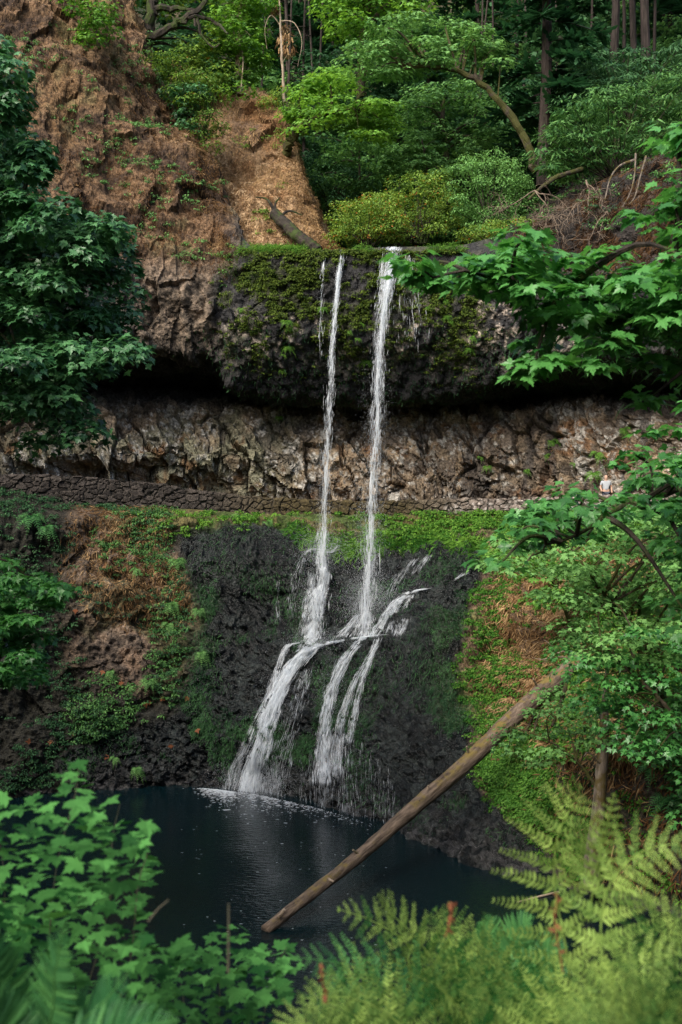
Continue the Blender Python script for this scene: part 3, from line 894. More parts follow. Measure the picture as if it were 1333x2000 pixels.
def cascade(name, label, flows, seed, cat='cascade'):
    """flows: (path of (u, v, half width px), drops, fatness); water that clings to the slope"""
    rng = np.random.default_rng(seed)
    mb = MB()
    for path, n, fat in flows:
        q = curve(np.asarray(path, float), 160)
        k = rng.integers(0, 158, n)
        lane = rng.integers(0, 14, n)
        wob = fbm(np.stack([lane * 5.3, k / 22.0, 0.0 * k], -1), 3, seed) * 2 - 1
        off = np.clip(np.where(rng.random(n) < 0.75, wob * 2.1 + rng.normal(size=n) * 0.10, rng.normal(size=n) * 0.6), -1.7, 1.7)
        r0 = q[k]
        r1 = q[np.clip(k + rng.integers(2, 6, n), 0, 159)]
        p0, p1 = [], []
        for i in range(n):
            ou = off[i] * r0[i, 2]
            lift = 0.07 + 0.16 * abs(rng.normal())
            p0.append(sl.at(r0[i, 0] + ou, r0[i, 1], lift))
            p1.append(sl.at(r1[i, 0] + off[i] * r1[i, 2], r1[i, 1], lift))
        p0, p1 = np.array(p0), np.array(p1)
        d = p1 - p0
        L = np.linalg.norm(d, axis=1)
        d = nrmz(nrmz(d) + rng.normal(size=(n, 3)) * 0.05)
        half = np.clip(L * 0.5, 0.08, 0.6) * rng.uniform(0.9, 2.8, n)
        wid = (rng.gamma(2.0, 0.0036, n) + 0.0025) * fat
        spindles(mb, (p0 + p1) / 2, d, half, wid, rng)
    o = tag(mb.build(name, M_VEIL), label, cat)
    for j, (path, n, fat) in enumerate(flows):
        if n < 250 or fat < 0.6:
            continue
        q = curve(np.asarray(path, float), 70)
        k = 13
        a = np.linspace(-1, 1, k)
        Vt = np.zeros((70, k, 3))
        for i in range(70):
            for m in range(k):
                Vt[i, m] = sl.at(q[i, 0] + a[m] * q[i, 2] * 1.2, q[i, 1], 0.10 + 0.05 * (1 - a[m] ** 2))
        Vt[..., 1] = gsm(gsm(Vt[..., 1], 1.0, 0), 0.8, 1)
        L = np.concatenate([[0], np.cumsum(np.linalg.norm(np.diff(Vt[:, k // 2], axis=0), axis=1))])
        ix = np.arange(70 * k).reshape(70, k)
        fc_ = np.stack([ix[:-1, :-1], ix[1:, :-1], ix[1:, 1:], ix[:-1, 1:]], -1).reshape(-1, 4)
        e = np.minimum(1, np.minimum(np.arange(70), 69 - np.arange(70)) / 6.0 + 0.1)[:, None]
        fd_ = (1 - a[None] ** 2) ** 0.6 * e * min(1.0, 0.45 + fat * 0.4)
        mesh_np('veil', Vt.reshape(-1, 3), fc_, M_SLIDEVEIL, o, True, {'across': (a[None] * q[:, 2:3] * 52 / F + 3 * j + seed).ravel(), 'along': np.repeat(L, k), 'fade': fd_.ravel()})
    return o

cascade('cascade', 'white slide of water where the thin left stream hits the black rock', [
    ([(629, 1074, 9), (631, 1105, 10), (630, 1140, 12), (623, 1178, 13), (617, 1220, 13), (612, 1246, 14), (606, 1266, 15)], 2600, 0.95),
    ([(632, 1074, 5), (616, 1072, 5), (601, 1076, 5), (588, 1100, 7), (577, 1130, 8), (572, 1165, 7), (571, 1205, 6)], 210, 0.5),
    ([(634, 1078, 5), (648, 1078, 5), (660, 1068, 6)], 130, 0.6),
    ([(612, 1120, 7), (606, 1160, 8), (600, 1200, 9), (596, 1240, 9)], 480, 0.6),
    ([(544, 1135, 3), (543, 1180, 4), (545, 1215, 4)], 45, 0.4)], 211)
cascade('cascade', 'main white torrent curving down the black dome into the pool', [
    ([(752, 1239, 8), (715, 1243, 9), (680, 1248, 10), (640, 1256, 11)], 420, 0.59),
    ([(668, 1250, 7), (640, 1256, 9), (611, 1264, 12), (582, 1289, 14), (553, 1333, 14), (536, 1375, 14), (521, 1420, 14), (506, 1465, 15), (492, 1508, 17), (483, 1552, 23), (481, 1564, 25)], 4600, 1.1),
    ([(600, 1268, 6), (574, 1300, 8), (548, 1345, 9), (524, 1410, 9), (500, 1480, 11), (486, 1552, 14)], 2000, 1.35),
    ([(606, 1256, 5), (580, 1256, 6), (560, 1264, 6), (545, 1300, 6), (534, 1335, 7), (518, 1375, 7), (496, 1420, 8), (476, 1465, 9), (458, 1500, 10), (447, 1545, 10)], 620, 0.7),
    ([(602, 1305, 10), (588, 1350, 13), (570, 1410, 15), (552, 1470, 16), (540, 1530, 17), (536, 1562, 18)], 560, 0.55),
    ([(520, 1440, 16), (512, 1500, 24), (508, 1558, 34)], 420, 0.5)], 212)
cascade('cascade', 'forked right-hand strands of water under the broad stream', [
    ([(726, 1242, 8), (706, 1249, 9), (678, 1283, 10), (655, 1330, 10), (642, 1375, 11), (636, 1415, 12), (632, 1448, 13), (630, 1490, 15), (629, 1530, 16)], 1600, 0.85),
    ([(740, 1246, 5), (730, 1270, 6), (712, 1302, 7), (694, 1330, 7), (678, 1373, 8), (666, 1410, 9), (660, 1440, 10), (657, 1480, 11), (655, 1515, 11)], 660, 0.65),
    ([(716, 1196, 7), (714, 1218, 14), (708, 1243, 22)], 520, 0.7),
    ([(700, 1200, 5), (680, 1228, 9), (655, 1252, 11)], 260, 0.6),
    ([(733, 1258, 4), (722, 1295, 5), (708, 1330, 5), (698, 1373, 6), (689, 1410, 7), (684, 1450, 7)], 380, 0.65),
    ([(634, 1440, 12), (632, 1500, 16), (630, 1580, 18)], 240, 0.4),
    ([(672, 1430, 14), (672, 1500, 18), (672, 1592, 22)], 240, 0.4)], 213)
cascade('cascade', 'side run of water feeding the ledge from the mossy right shoulder', [
    ([(838, 1149, 4), (806, 1156, 7), (780, 1172, 9), (762, 1192, 10), (748, 1218, 11), (734, 1240, 12)], 900, 0.8),
    ([(806, 1160, 5), (794, 1190, 8), (786, 1220, 10), (778, 1240, 10)], 260, 0.6),
    ([(780, 1175, 6), (766, 1205, 9), (756, 1236, 10)], 260, 0.6),
    ([(840, 1084, 5), (826, 1100, 7), (812, 1120, 8)], 110, 0.5),
    ([(812, 1090, 5), (795, 1110, 8), (776, 1135, 9), (764, 1160, 10)], 150, 0.5),
    ([(914, 1118, 4), (905, 1122, 5), (893, 1130, 3)], 50, 0.5)], 214)
cascade('cascade', 'curtain of fine drips over the undercut above the pool', [
    *[([(u, v, 3), (u + 1, v + 50, 3), (u + 1, w, 3)], 34, 0.3) for u, v, w in zip(range(588, 775, 9), (1480, 1510, 1465, 1495, 1450, 1500, 1440, 1475, 1455, 1490, 1438, 1470, 1500, 1450, 1485, 1465, 1510, 1480, 1520, 1495, 1530), range(1574, 1640, 2))]], 215)

def spray(name, label, spots, seed):
    rng = np.random.default_rng(seed)
    mb = MB()
    for u, v, Y, ru, rv, n in spots:
        g = rng.normal(size=(n, 3)) * 0.6
        uu, vv = u + g[:, 0] * ru, v + g[:, 1] * rv - np.abs(g[:, 0]) * rv * 0.3
        yy = Y - 0.1 - np.abs(g[:, 2]) * 0.7
        c = np.stack([(uu - CU) * yy / F, yy, (CV - vv) * yy / F], -1)
        spindles(mb, c, nrmz(rng.normal(size=(n, 3)) + np.array([0, 0, -1.2])), rng.uniform(0.01, 0.03, n), rng.uniform(0.003, 0.007, n), rng)
    return stuff(mb.build(name, M_SPRAY), label, 'spray')
spray('mist', 'fine spray hanging where the water strikes the rock', [
    (716, 1190, 52.9, 40, 60, 9000), (628, 1080, 54.0, 45, 34, 3800), (722, 1080, 53.6, 26, 110, 5200), (634, 980, 54.2, 18, 100, 1500), (735, 880, 54.0, 24, 110, 2200),
    (500, 1535, 49.3, 62, 32, 6500), (620, 1255, 51.5, 50, 20, 2200), (610, 1180, 53.0, 26, 60, 2200), (780, 1190, 52.2, 50, 40, 2600), (540, 1400, 50.3, 30, 80, 2200), (650, 1380, 49.6, 30, 80, 1800)], 221)

def foam():
    rng = np.random.default_rng(231)
    n = 4500
    t = rng.beta(0.8, 2.6, n)
    u = 415 + 330 * t + rng.normal(size=n) * 16
    keep = vnoise(np.stack([u / 11.0, 0 * u, 0 * u], -1), 5) + rng.random(n) * 0.7 > 0.62
    u = u[keep]
    n = len(u)
    edge = np.interp(u, [300, 400, 500, 600, 680, 760, 850], [1537, 1537, 1549, 1571, 1593, 1618, 1652])
    v = edge + 3 + np.abs(rng.normal(size=n)) ** 1.6 * np.interp(u, [400, 480, 560, 650, 745], [5, 10, 9, 6, 4])
    y = -POOL * F / (v - CV)
    r = (rng.gamma(1.6, 0.012, n) + 0.004) * np.interp(u, [430, 560, 700], [0.95, 0.8, 0.6])
    k = 6
    th = np.linspace(0, 2 * np.pi, k, endpoint=False)
    rr = r[:, None] * rng.uniform(0.5, 1.3, (n, k))
    X = ((u - CU) * y / F)[:, None] + rr * np.cos(th) * 1.5
    Yy = y[:, None] + rr * np.sin(th)
    Z = np.full((n, k), POOL + 0.006) + rng.uniform(0, 0.02, n)[:, None]
    Vv = np.stack([X, Yy, Z], -1).reshape(-1, 3)
    f = np.array([(0, 1, 2), (0, 2, 3), (0, 3, 4), (0, 4, 5)])
    mb = MB()
    mb.add(Vv, (np.arange(n)[:, None, None] * k + f).reshape(-1, 3), np.repeat(rng.random(n), k))
    # loose flecks drifting on the open water
    m = 70
    u = rng.uniform(330, 760, m)
    v = rng.uniform(1600, 1900, m)
    y = -POOL * F / (v - CV)
    c = np.stack([(u - CU) * y / F, y, np.full(m, POOL + 0.01)], -1)
    spindles(mb, c, np.tile([1.0, 0, 0], (m, 1)), rng.uniform(0.02, 0.06, m), rng.uniform(0.004, 0.009, m), rng)
    stuff(mb.build('foam', M_WATER), 'white foam flecks on the pool at the foot of the falls', 'foam')
foam()

# ------------------------------------------------------------------ leaves
def fan(outline, cx=0.0, cy=0.28, curl=0.10, fold=0.22):
    o = np.array(outline, float)
    full = np.concatenate([o, [(-x, y) for x, y in o[::-1] if abs(x) > 1e-6]])
    pts = np.concatenate([[(cx, cy)], full])
    z = fold * np.abs(pts[:, 0]) - curl * (pts[:, 1] - 0.3) ** 2 - 0.35 * pts[:, 0] ** 2
    k = len(full)
    f = [(0, 1 + i, 1 + (i + 1) % k) for i in range(k)]
    return np.column_stack([pts, z]), np.array(f)
T_MAPLE = fan([(0, 0), (.30, -.12), (.23, .06), (.40, .12), (.60, .34), (.40, .36), (.36, .50), (.17, .42), (.20, .62), (.10, .70), (0, .98)])
T_MAPLE_S = fan([(0, 0), (.28, -.06), (.22, .10), (.55, .36), (.20, .44), (0, .95)])
T_OVAL = fan([(0, 0), (.22, .25), (.20, .60), (0, 1.0)], cy=0.45)
T_SPRAY = fan([(0, 0), (.16, .16), (.07, .26), (.17, .42), (.06, .52), (.12, .70), (0, 1.0)], cy=0.4, fold=-0.2)

def put(mb, tpl, pos, tip, nrm, size, tint):
    V, f = tpl
    n = nrmz(nrm)
    t = nrmz(tip - n * (tip * n).sum(-1, keepdims=True))
    b = np.cross(t, n)
    W_ = pos[:, None, :] + size[:, None, None] * (V[None, :, 0:1] * b[:, None, :] + V[None, :, 1:2] * t[:, None, :] + V[None, :, 2:3] * n[:, None, :])
    k = len(V)
    mb.add(W_.reshape(-1, 3), (np.arange(len(pos))[:, None, None] * k + f[None]).reshape(-1, 3), np.repeat(np.clip(tint, 0, 1), k))

def inside(poly, p):
    poly = np.asarray(poly, float)
    x, y = p[:, 0], p[:, 1]
    r = np.zeros(len(p), bool)
    j = len(poly) - 1
    for i in range(len(poly)):
        xi, yi = poly[i]
        xj, yj = poly[j]
        m = ((yi > y) != (yj > y)) & (x < (xj - xi) * (y - yi) / (yj - yi + 1e-12) + xi)
        r ^= m
        j = i
    return r

def clump_spots(poly, n, Y0, Y1, rng, sep=0.8):
    poly = np.asarray(poly, float)
    lo, hi = poly.min(0), poly.max(0)
    area = (hi - lo).prod()
    out = []
    d0 = sep * math.sqrt(area / n) * 0.7
    tries = 0
    while len(out) < n and tries < n * 60:
        tries += 1
        c = rng.uniform(lo, hi)
        if not inside(poly, c[None])[0]:
            continue
        y = rng.uniform(Y0, Y1)
        d = d0 * (0.2 + 0.8 * (1 - (y - Y0) / max(1e-6, Y1 - Y0)))
        if tries < n * 30 and out and min(math.hypot(c[0] - q[0], c[1] - q[1]) for q in out[-60:]) < d:
            continue
        out.append((c[0], c[1], y))
    return np.array([P(*c) for c in out])

def clump_leaves(mb, tpl, C, R, per, size, rng, flat=0.55, droop=0.35, face=0.7, tvar=0.22, tone=0.5, back=0.55):
    """leaves on the outer shells of clumps; each clump has its own tone"""
    C = np.asarray(C, float)
    m = len(C)
    R = np.broadcast_to(np.asarray(R, float), (m,)) * rng.uniform(0.7, 1.3, m)
    k = np.repeat(np.arange(m), per)
    n = len(k)
    d = rng.normal(size=(n, 3))
    d[:, 2] = np.where(d[:, 2] < -0.4, -d[:, 2] * 0.6, d[:, 2])
    d = nrmz(d)
    rad = rng.uniform(back, 1.05, n)
    pos = C[k] + d * R[k][:, None] * rad[:, None] * np.array([1, 1, flat])
    nrm = d * np.array([0.6, 0.6, 0.3]) + np.array([0, -0.12, face]) + rng.normal(size=(n, 3)) * 0.32
    tip = d * np.array([1, 1, 0]) + np.array([0, 0, -droop]) + rng.normal(size=(n, 3)) * 0.35
    ct = rng.uniform(-1, 1, m) * 0.22
    tint = tone + ct[k] + rng.normal(size=n) * tvar
    put(mb, tpl, pos, tip, nrm, size * rng.uniform(0.65, 1.25, n), tint)

def limbs(mb, trunk, r0, C, rng, n=14, lo=0.35, sides=6, bow=0.18):
    """branches from a trunk polyline to some clump centres"""
    idx = rng.permutation(len(C))[:n]
    for i in idx:
        c = C[i]
        d = np.linalg.norm(trunk - c, axis=1) + np.where(np.linspace(0, 1, len(trunk)) < lo, 1e3, 0)
        j = int(np.argmin(d))
        j = max(int(lo * len(trunk)), j - int(rng.integers(0, max(1, len(trunk) // 6))))
        a = trunk[j]
        L = np.linalg.norm(c - a)
        mid = (a + c) / 2 + np.array([rng.normal() * 0.06, rng.normal() * 0.06, bow]) * L
        tube(mb, curve([a, mid, c], 9), np.linspace(max(0.02, min(0.35 * r0, 0.03 * L)), 0.012, 9), sides, 0.5)

def tree(label, trunk, crowns, bark, leaf, cat='tree', name='maple_tree', group=None, seed=0, tpl=T_MAPLE_S, lsize=0.22, nl=14, extra_limbs=(), lo=0.35, opts=None, gap=None):
    """trunk: list of (u, v, Y, radius m); crowns: (poly, clumps, Ynear, Yfar, radius m, leaves per clump)"""
    rng = np.random.default_rng(seed)
    tp = np.array([P(u, v, y) for u, v, y, r in trunk])
    base = tp[0]
    root = empty(name, base, label, cat, group)
    mb = MB()
    n = 26
    cp = curve(tp, n)
    cp[1:-1] += rng.normal(size=(n - 2, 3)) * trunk[0][3] * 0.18
    rr = np.interp(np.linspace(0, 1, n), np.linspace(0, 1, len(trunk)), [t[3] for t in trunk])
    tube(mb, cp, rr, 10, 0.5, 0.22, seed)
    for lim in extra_limbs:
        lp = curve(np.array([P(u, v, y) for u, v, y, r in lim]), 16)
        lr = np.interp(np.linspace(0, 1, 16), np.linspace(0, 1, len(lim)), [t[3] for t in lim])
        lp[1:-1] += rng.normal(size=(14, 3)) * lr[1:-1, None] * 0.3
        tube(mb, lp, lr, 8, 0.5, 0.22, seed + 1)
    lf = MB()
    allC = []
    for poly, nc, y0, y1, R, per in crowns:
        C = clump_spots(poly, nc, y0, y1, rng)
        if gap:
            C = C[np.hypot(CU + C[:, 0] * F / C[:, 1] - gap[0], CV - C[:, 2] * F / C[:, 1] - gap[1]) > gap[2]]
        allC.append(C)
        clump_leaves(lf, tpl, C, R, per, lsize, rng, **(opts or {}))
    C = np.concatenate(allC)
    if nl:
        limbs(mb, cp, trunk[0][3], C, rng, nl, lo)
    mb.build('trunk', bark, root, base)
    lf.build('crown', leaf, root, base)
    return root

# ---- near and middle trees
tree('large dark bigleaf maple filling the left edge beside the brown cliff',
     [(-150, 1050, 33, 0.30), (-90, 800, 33, 0.26), (20, 560, 33.5, 0.2), (40, 300, 34, 0.13), (10, 100, 34, 0.05)],
     [([(-160, 60), (0, 80), (20, 120), (40, 210), (35, 260), (65, 295), (80, 350), (70, 390), (140, 400), (170, 440), (225, 455), (245, 490), (235, 550), (250, 620), (235, 660), (258, 690), (235, 705), (200, 720), (205, 735), (180, 750), (130, 770), (150, 830), (160, 880), (120, 900), (60, 860), (40, 800), (-160, 820)], 200, 25, 30, 0.62, 150),
      ([(-160, 80), (10, 170), (50, 320), (130, 420), (190, 510), (200, 680), (110, 740), (80, 840), (30, 800), (-160, 820)], 80, 30, 34, 1.0, 100)],
     B_DARK, L_TEAL, seed=301, tpl=T_MAPLE, lsize=0.195, nl=40, lo=0.1, opts=dict(flat=0.75, droop=0.6, tvar=0.25))
tree('small round maple with light green leaves low on the left bank',
     [(-60, 1480, 31, 0.12), (-20, 1330, 31, 0.09), (30, 1200, 31, 0.06), (50, 1110, 31, 0.03)],
     [([(-90, 1100), (30, 1090), (60, 1100), (110, 1125), (130, 1160), (125, 1180), (95, 1210), (60, 1215), (40, 1230), (95, 1250), (100, 1275), (60, 1290), (70, 1330), (20, 1340), (-90, 1340)], 50, 28, 31.5, 0.42, 80)],
     B_DARK, L_GREEN, seed=302, tpl=T_MAPLE, lsize=0.21, nl=16, lo=0.1, opts=dict(flat=0.6, droop=0.7, tone=0.62))

# long bough reaching in from the right, close to the camera
tree('near bigleaf maple bough reaching from the right edge across the cliff top',
     [(1800, 820, 12.5, 0.16), (1560, 740, 12, 0.11), (1380, 680, 11.4, 0.07), (1240, 600, 10.8, 0.045), (1080, 555, 10.2, 0.028), (930, 535, 9.8, 0.016), (830, 530, 9.6, 0.008)],
     [([(778, 520), (810, 505), (900, 505), (960, 500), (985, 462), (1020, 460), (1050, 500), (1120, 505), (1180, 490), (1250, 510), (1400, 480), (1400, 640), (1180, 640), (1060, 640), (1010, 590), (930, 585), (880, 560), (800, 560)], 66, 9.2, 11.2, 0.27, 30),
      ([(970, 750), (1010, 700), (1000, 640), (1040, 610), (1180, 590), (1400, 600), (1400, 730), (1330, 760), (1240, 720), (1120, 730), (1030, 740)], 34, 9.8, 11.6, 0.25, 24),
      ([(1220, 790), (1280, 760), (1400, 740), (1400, 820), (1290, 800)], 7, 10.2, 11.2, 0.25, 14),
      ([(1215, 420), (1260, 380), (1400, 330), (1400, 480), (1280, 450)], 12, 10.2, 11.2, 0.28, 18),
      ([(1270, 280), (1400, 220), (1400, 330), (1290, 320)], 7, 10.4, 11.4, 0.28, 16)],
     B_DARK, L_GREEN, name='maple_bough', cat='tree branch', seed=303, tpl=T_MAPLE, lsize=0.155, nl=26, lo=0.05,
     opts=dict(flat=0.45, droop=0.25, face=0.9, back=0.2, tone=0.66, tvar=0.28))
tree('second near maple bough slanting down over the end of the stone wall',
     [(1800, 700, 16, 0.14), (1540, 830, 15.6, 0.09), (1360, 935, 15.2, 0.06), (1230, 985, 15, 0.04), (1130, 1040, 14.8, 0.022), (1040, 1085, 14.6, 0.01)],
     [([(965, 1115), (1000, 1060), (1020, 1010), (1080, 975), (1120, 965), (1160, 945), (1220, 930), (1290, 900), (1400, 880), (1400, 1060), (1250, 1010), (1150, 1050), (1040, 1090)], 60, 13.5, 16.2, 0.36, 26),
      ([(1260, 1040), (1400, 1040), (1400, 1260), (1290, 1200), (1320, 1130)], 20, 13.2, 16.2, 0.42, 22),
      ([(1190, 900), (1240, 880), (1290, 905), (1250, 925)], 3, 14.4, 15.2, 0.25, 12),
      ([(1180, 840), (1300, 790), (1400, 780), (1400, 870), (1290, 860)], 5, 14.4, 15.2, 0.25, 10)],
     B_DARK, L_GREEN, name='maple_bough', cat='tree branch', seed=304, tpl=T_MAPLE, lsize=0.16, nl=24, lo=0.05, gap=(1184, 950, 50),
     opts=dict(flat=0.55, droop=0.25, face=0.9, back=0.2, tone=0.55, tvar=0.28))

# vine maples on the right bank
tree('tall vine maple of small leaves on the right bank above the diagonal log',
     [(1330, 1480, 34, 0.13), (1290, 1350, 33, 0.10), (1220, 1220, 32, 0.07), (1150, 1120, 31, 0.04), (1110, 1060, 31, 0.02)],
     [([(960, 1110), (1010, 1040), (1090, 1040), (1180, 1000), (1400, 1000), (1400, 1280), (1180, 1300), (1110, 1260), (1060, 1210), (1050, 1160), (1010, 1120)], 110, 29, 34, 0.75, 90)],
     B_MOSSY, L_MID, name='vine_maple', seed=305, tpl=T_MAPLE_S, lsize=0.16, nl=30, lo=0.1, opts=dict(flat=0.35, face=0.9, tone=0.9))
tree('dark vine maple thicket hanging behind the dead standing trunk',
     [(1400, 1640, 30, 0.12), (1360, 1480, 30, 0.09), (1290, 1370, 30, 0.06), (1220, 1300, 30, 0.03)],
     [([(1100, 1270), (1180, 1230), (1400, 1230), (1400, 1600), (1330, 1600), (1280, 1490), (1220, 1470), (1190, 1400), (1140, 1380), (1090, 1310)], 85, 28, 34, 0.7, 80)],
     B_MOSSY, L_GREEN, name='vine_maple', seed=306, tpl=T_MAPLE_S, lsize=0.16, nl=24, lo=0.1, opts=dict(flat=0.45, face=0.8, tone=0.45))
tree('light green vine maple at the grassy shoulder left of the boughs',
     [(1130, 1300, 46, 0.10), (1110, 1210, 46, 0.07), (1070, 1120, 45, 0.05), (1030, 1060, 45, 0.03)],
     [([(950, 1105), (990, 1030), (1040, 1010), (1120, 1030), (1150, 1120), (1090, 1160), (1080, 1210), (1040, 1170), (1000, 1120)], 40, 44, 47, 0.75, 80)],
     B_MOSSY, L_BRIGHT, name='vine_maple', seed=307, tpl=T_MAPLE_S, lsize=0.19, nl=14, lo=0.2, opts=dict(flat=0.4, face=0.85, tone=0.5))
tree('low vine maple spreading under the upper end of the log',
     [(1180, 1560, 36, 0.07), (1130, 1490, 36, 0.05), (1060, 1440, 36, 0.03), (1000, 1420, 36.5, 0.015)],
     [([(980, 1440), (1040, 1390), (1090, 1340), (1140, 1330), (1190, 1380), (1180, 1470), (1120, 1480), (1060, 1500), (990, 1500)], 30, 35, 38, 0.55, 60)],
     B_MOSSY, L_MID, name='vine_maple', seed=308, tpl=T_MAPLE_S, lsize=0.15, nl=14, lo=0.2, opts=dict(flat=0.4, face=0.85, tone=0.55))

# ---- trees above the lip
BRT = dict(flat=0.38, face=0.9, droop=0.3, tone=0.6)
tree('crooked mossy maple with black forking limbs at the top of the brown cliff',
     [(250, 210, 66.5, 0.5), (266, 118, 66, 0.44), (278, 80, 66, 0.4), (292, 40, 66, 0.32), (300, -20, 66, 0.25), (300, -120, 66, 0.1)],
     [([(330, 90), (420, 40), (455, 90), (450, 170), (425, 200), (380, 150)], 18, 66, 69, 1.0, 90),
      ([(290, 130), (380, 120), (420, 180), (400, 235), (340, 200)], 14, 66.5, 70, 1.0, 80),
      ([(240, -60), (420, -70), (470, 20), (380, 40), (240, 20)], 20, 66, 71, 1.2, 90)],
     B_DARK, L_YELLOW, seed=311, lsize=0.24, nl=16, opts=dict(flat=0.4, tone=0.35),
     extra_limbs=[[(278, 75, 65.8, 0.3), (320, 62, 65.8, 0.25), (352, 40, 65.8, 0.2), (395, 12, 65.8, 0.16), (410, -30, 65.8, 0.1)],
                  [(352, 42, 65.8, 0.16), (390, 32, 65.8, 0.13), (425, 45, 65.8, 0.1), (445, 65.8, 60, 0.05)],
                  [(296, 20, 65.8, 0.24), (330, 15, 65.8, 0.2), (360, 18, 65.8, 0.12), (385, 20, 65.8, 0.05)],
                  [(385, 35, 65.8, 0.1), (395, 70, 65.8, 0.08), (418, 92, 65.8, 0.05), (430, 85, 65.8, 0.03)]])
tree('bright green maple hung with lichen right of the crooked mossy maple',
     [(470, 185, 68, 0.26), (468, 100, 68, 0.22), (475, 0, 68, 0.18), (480, -120, 68, 0.06)],
     [([(415, -60), (530, -60), (520, 20), (505, 60), (525, 100), (515, 150), (470, 185), (440, 160), (445, 90), (420, 40)], 52, 65.5, 70, 1.05, 100)],
     B_PALE, L_BRIGHT, seed=312, lsize=0.26, nl=16, opts=BRT)
tree('bright leafy sapling on the crest of the brown cliff at top left',
     [(195, 95, 59, 0.10), (185, 50, 59, 0.08), (170, 0, 59, 0.05), (160, -40, 59, 0.02)],
     [([(100, -40), (200, -40), (215, 40), (218, 85), (195, 100), (160, 70), (140, 20)], 24, 57.5, 60.5, 0.8, 80)],
     B_MOSSY, L_BRIGHT, seed=313, lsize=0.2, nl=10, opts=dict(flat=0.45, tone=0.4))
tree('dark shrubby maple growing in the gully between the two slopes',
     [(372, 275, 62.5, 0.12), (368, 230, 62.3, 0.09), (365, 190, 62.3, 0.05)],
     [([(335, 180), (370, 165), (400, 180), (402, 210), (385, 235), (395, 262), (375, 278), (355, 240)], 20, 61, 63, 0.7, 80)],
     B_DARK, L_TEAL, seed=314, lsize=0.22, nl=8, opts=dict(tone=0.45))
tree('spreading lime green maple leaning out over the head of the falls',
     [(560, 300, 64, 0.30), (568, 272, 63.5, 0.24), (590, 250, 63, 0.18), (630, 225, 62.5, 0.12), (690, 210, 62, 0.05)],
     [([(565, 225), (590, 175), (620, 150), (660, 140), (690, 165), (750, 200), (772, 235), (765, 285), (725, 270), (690, 262), (650, 235), (600, 250), (572, 262)], 56, 60.5, 65, 0.85, 90)],
     B_MOSSY, L_BRIGHT, seed=315, lsize=0.25, nl=22, opts=dict(flat=0.3, face=0.95, tone=0.78, droop=0.3))
tree('arching maple whose bare mossy trunk bends left over the bushes',
     [(1048, 335, 61.5, 0.25), (1035, 290, 61.5, 0.23), (1010, 245, 61.5, 0.21), (975, 198, 61.5, 0.19), (935, 160, 61.5, 0.17), (895, 138, 61.5, 0.14), (845, 130, 61.5, 0.12), (790, 135, 61.5, 0.06)],
     [([(680, 125), (720, 60), (790, 30), (870, 35), (960, 65), (985, 110), (970, 150), (920, 120), (860, 135), (800, 150), (740, 160)], 70, 60, 65, 1.0, 95)],
     B_MOSSY, L_MID, seed=316, lsize=0.25, nl=24, lo=0.45, opts=dict(flat=0.38, face=0.9, tone=0.66))
tree('bright maple crown at the top centre behind the arching maple',
     [(705, 190, 76, 0.3), (710, 60, 76, 0.24), (735, -60, 76, 0.12), (740, -140, 76, 0.05)],
     [([(600, -80), (830, -90), (840, 30), (760, 45), (720, 75), (650, 80), (640, 20), (600, 10)], 62, 72, 78, 1.3, 95)],
     B_MOSSY, L_BRIGHT, seed=317, lsize=0.3, nl=20, opts=dict(flat=0.38, face=0.9, tone=0.55),
     extra_limbs=[[(712, 60, 76, 0.2), (745, 20, 75.5, 0.16), (790, -40, 75, 0.1)]])
tree('rounded maple of mid green tiers in the hollow behind the bushes',
     [(880, 390, 70, 0.24), (872, 300, 70, 0.2), (865, 230, 70, 0.14), (870, 170, 70, 0.06)],
     [([(780, 200), (830, 160), (930, 165), (985, 200), (990, 290), (930, 310), (840, 300), (790, 270)], 60, 67.5, 73, 1.05, 90)],
     B_DARK, L_MID, seed=318, lsize=0.25, nl=18, opts=dict(flat=0.38, face=0.9, tone=0.5))
tree('young maple with blue-green leaves rising above the yellow bush',
     [(838, 380, 66, 0.12), (832, 320, 65.5, 0.09), (825, 270, 65, 0.04)],
     [([(780, 300), (815, 255), (850, 270), (870, 310), (900, 330), (860, 350), (800, 345)], 24, 64, 67, 0.75, 80)],
     B_DARK, L_MID, seed=319, lsize=0.24, nl=10, opts=dict(flat=0.35, face=0.9, tone=0.7))
tree('shady maple filling the gap behind the lime green maple',
     [(700, 420, 82, 0.28), (690, 300, 82, 0.24), (700, 180, 82, 0.12), (700, 90, 82, 0.05)],
     [([(610, 100), (760, 80), (830, 200), (820, 330), (740, 350), (620, 340), (600, 220)], 66, 77, 85, 1.3, 80)],
     B_DARK, L_DARK, seed=320, lsize=0.3, nl=18, opts=dict(flat=0.4, face=0.85, tone=0.45))
tree('drooping grey dead maple with bare lichen-hung branches',
     [(556, 200, 66.5, 0.10), (552, 120, 66.5, 0.08), (548, 50, 66.5, 0.06), (545, -40, 66.5, 0.03)],
     [([(520, 20), (560, 15), (590, 40), (600, 110), (580, 120), (545, 110), (530, 80)], 7, 66, 67.5, 0.35, 40)],
     B_PALE, L_DRY, seed=321, name='dead_maple', tpl=T_SPRAY, lsize=0.34, nl=10, lo=0.3, opts=dict(droop=3.0, face=0.0, flat=1.5, tone=0.25),
     extra_limbs=[[(548, 50, 66.5, 0.04), (530, 30, 66.3, 0.03), (518, 55, 66.2, 0.02), (522, 95, 66.2, 0.01)],
                  [(547, 40, 66.5, 0.04), (575, 45, 66.3, 0.03), (590, 80, 66.2, 0.02), (582, 130, 66.2, 0.01)]])

